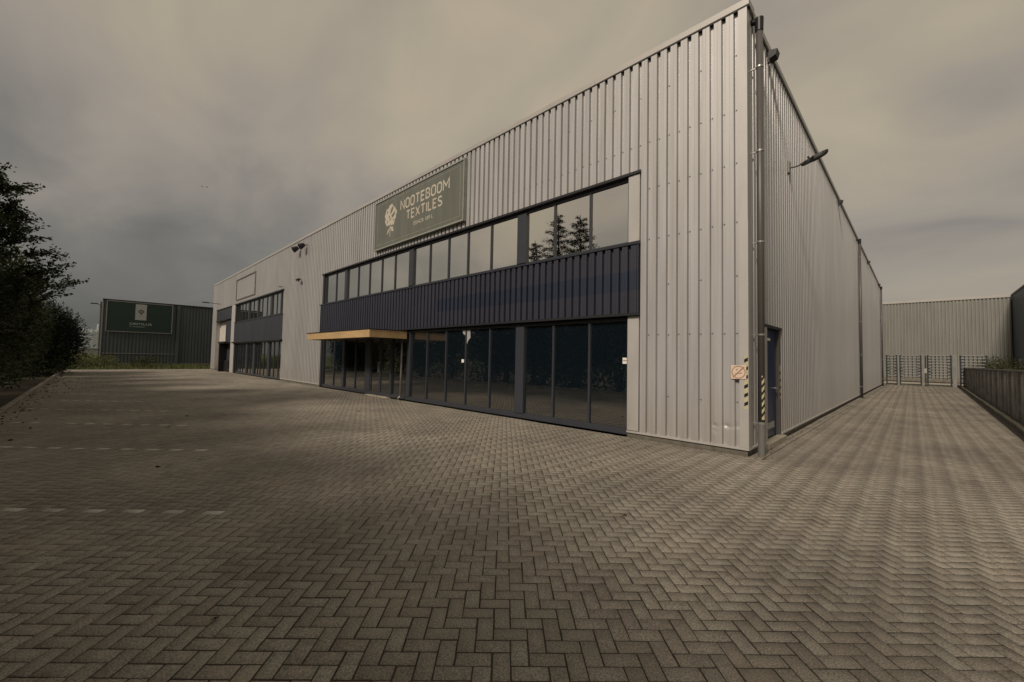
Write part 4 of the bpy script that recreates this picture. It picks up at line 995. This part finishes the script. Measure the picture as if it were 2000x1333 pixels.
for i, (x, y, h) in enumerate(((-14.9,-11.9,5.8),(-12.2,-11.5,6.4),(-9.4,-11.8,6.3),(-6.4,-11.7,6.5),(-3.4,-11.8,6.3),(-.5,-11.8,6.2),(2.2,-11.8,6.0))):  # the last four, out of view, are added to shade the near paving
    shrub('hedge_shrub', ('hedge shrub mirrored in the ground floor panes below the spruce, farthest from the corner', 'hedge shrub mirrored in the ground floor panes below the tall spruce', 'hedge shrub mirrored in the last ground floor pane before the corner', 'unseen hedge shrub added for shade behind the camera, fourth from the hedge end', 'unseen hedge shrub added for shade behind the camera, third from the hedge end', 'unseen hedge shrub added for shade behind the camera, second from the hedge end', 'unseen hedge shrub added for shade behind the camera at the hedge end')[i], (x, y, -.06), 2.4, 1.8, h, 11000, .20, .5, 'hedge', group=G, seed=40+i)
# scrub beyond the yard
for i, (x, y, rx, h) in enumerate(((-52.5,-9.0,2.2,1.5),(-55.0,-7.6,2.0,1.3),(-57.5,-9.8,2.4,1.7),(-49.5,-9.6,1.8,1.1))):
    shrub('scrub_bush', ('yellow-green scrub bush in front of the slate warehouse corner', 'small yellow-green scrub bush nearest the slate warehouse', 'taller yellow-green scrub bush behind the others', 'low yellow-green scrub bush nearest the yew')[i], (x, y, -.1), rx, 1.6, h, 3500, .12, .4, 'scrub', group='scrub beyond the yard', seed=60+i)
shrub('weed_bush', 'brownish weed clump against the slate warehouse wall under its sign', (-58.8,-3.9,-.1), .8, 1.6, 1.15, 1600, .12, .35, 'weed', seed=71)
shrub('weed_bush', 'flat weed clump at the paving end before the slate warehouse', (-50.0,-4.2,-.1), 1.2, 1.8, .55, 1400, .12, .35, 'weed', seed=72)
for i, (x, y, h) in enumerate(((5.9,43.0,2.5),(6.5,40.2,2.6),(6.2,36.0,2.3),(6.9,33.5,2.2))):
    shrub('verge_shrub', ('thin shrub behind the slatted fence, next to the gate', 'second thin shrub behind the slatted fence', 'third thin shrub behind the slatted fence', 'thin shrub behind the slatted fence, nearest the railing')[i], (x, y, -.03), .9, .9, h, 1100, .13, .4, 'weed', group='shrubs behind the slatted fence', seed=80+i)
# uncountable low growth and litter
P = []
for _ in range(9000):
    x = random.uniform(-60, -46.8); y = random.uniform(-12, 1.0); P.append((x, y, -.1))
P = np.array(P); D = rng.normal(size=P.shape)*.5+np.array([0, 0, 1.2])
kind(tag(leaves(P, D, .32, .12, 'grass', 'scrub', None), 'rough grass strip between the yard and the slate warehouse', 'grass'), 'stuff')
P = np.array([(random.uniform(-40, 3), -9.35+abs(random.gauss(0, .22)), .012) for _ in range(330)]+[(random.uniform(-36, -20), -9.3+abs(random.gauss(0, .9)), .012) for _ in range(120)]+[(random.uniform(-12, 3), random.uniform(-8, 0), .011) for _ in range(14)])
D = rng.normal(size=P.shape)*np.array([1, 1, .08]); o = leaves(P, D, .07, .6, 'leaf_litter', 'litter', None); kind(tag(o, 'dead leaves lying along the kerb and scattered on the paving', 'leaf litter'), 'stuff')
P = []
for _ in range(1400):
    s = random.random()
    if s < .4: P.append((random.choice([.115, .22, .325])+random.gauss(0, .01), random.uniform(-.1, 40), -.004))
    elif s < .7: y = random.uniform(0, 42); P.append((kR(y)+.02+random.gauss(0, .03), y, -.004))
    else: P.append((random.uniform(-25, 0), -.11+random.gauss(0, .008), -.004))
P = np.array(P); D = rng.normal(size=P.shape)*.6+np.array([0, 0, .8])
kind(tag(leaves(P, D, .035, .3, 'joint_weeds', 'weed', None), 'tiny weeds and moss in the joints along walls and kerb', 'weeds'), 'stuff')

# ------------------------------------------------------------------ birds
def bird(p, a, label):
    t = thing('bird', label, 'bird', p, 'birds in the sky'); b = Vector(p); c, s = math.cos(a), math.sin(a)
    w_ = lambda x, y, z: (b.x+c*x-s*y, b.y+s*x+c*y, b.z+z)
    m = MB()
    for (x0, r0), (x1, r1) in zip(((-.28,.005),(-.15,.05),(.0,.075),(.14,.06),(.22,.045)), ((-.15,.05),(.0,.075),(.14,.06),(.22,.045),(.30,.004))): m.tube(w_(x0,0,0), w_(x1,0,0), r0, r1, 8, False)
    m.build('body', 'feather', t)
    for sg_ in (-1, 1):
        m = MB(); m.add([w_(.12,0,.03),w_(-.12,0,.03),w_(-.10,sg_*.3,.16),w_(.14,sg_*.3,.17),w_(-.12,sg_*.72,.06),w_(-.02,sg_*.70,.08)], [(0,1,2,3),(3,2,4,5)])
        m.add([w_(.12,0,.015),w_(-.12,0,.02),w_(-.10,sg_*.3,.15),w_(.14,sg_*.3,.155),w_(-.12,sg_*.72,.055),w_(-.02,sg_*.70,.07)], [(3,2,1,0),(5,4,2,3)]); m.build('wing', 'feather', t, fix=False)
for px, py, dist, a, lab in ((395,365,210,.6,'left one of two tiny birds in the grey sky'),(404,366,215,.9,'right one of two tiny birds in the grey sky')):
    d = fw+r2*((px-1000)/FPX)-u2*((py-666.5)/FPX); d.normalize(); bird(Vector((CX,CY,CZ))+d*dist, a, lab)
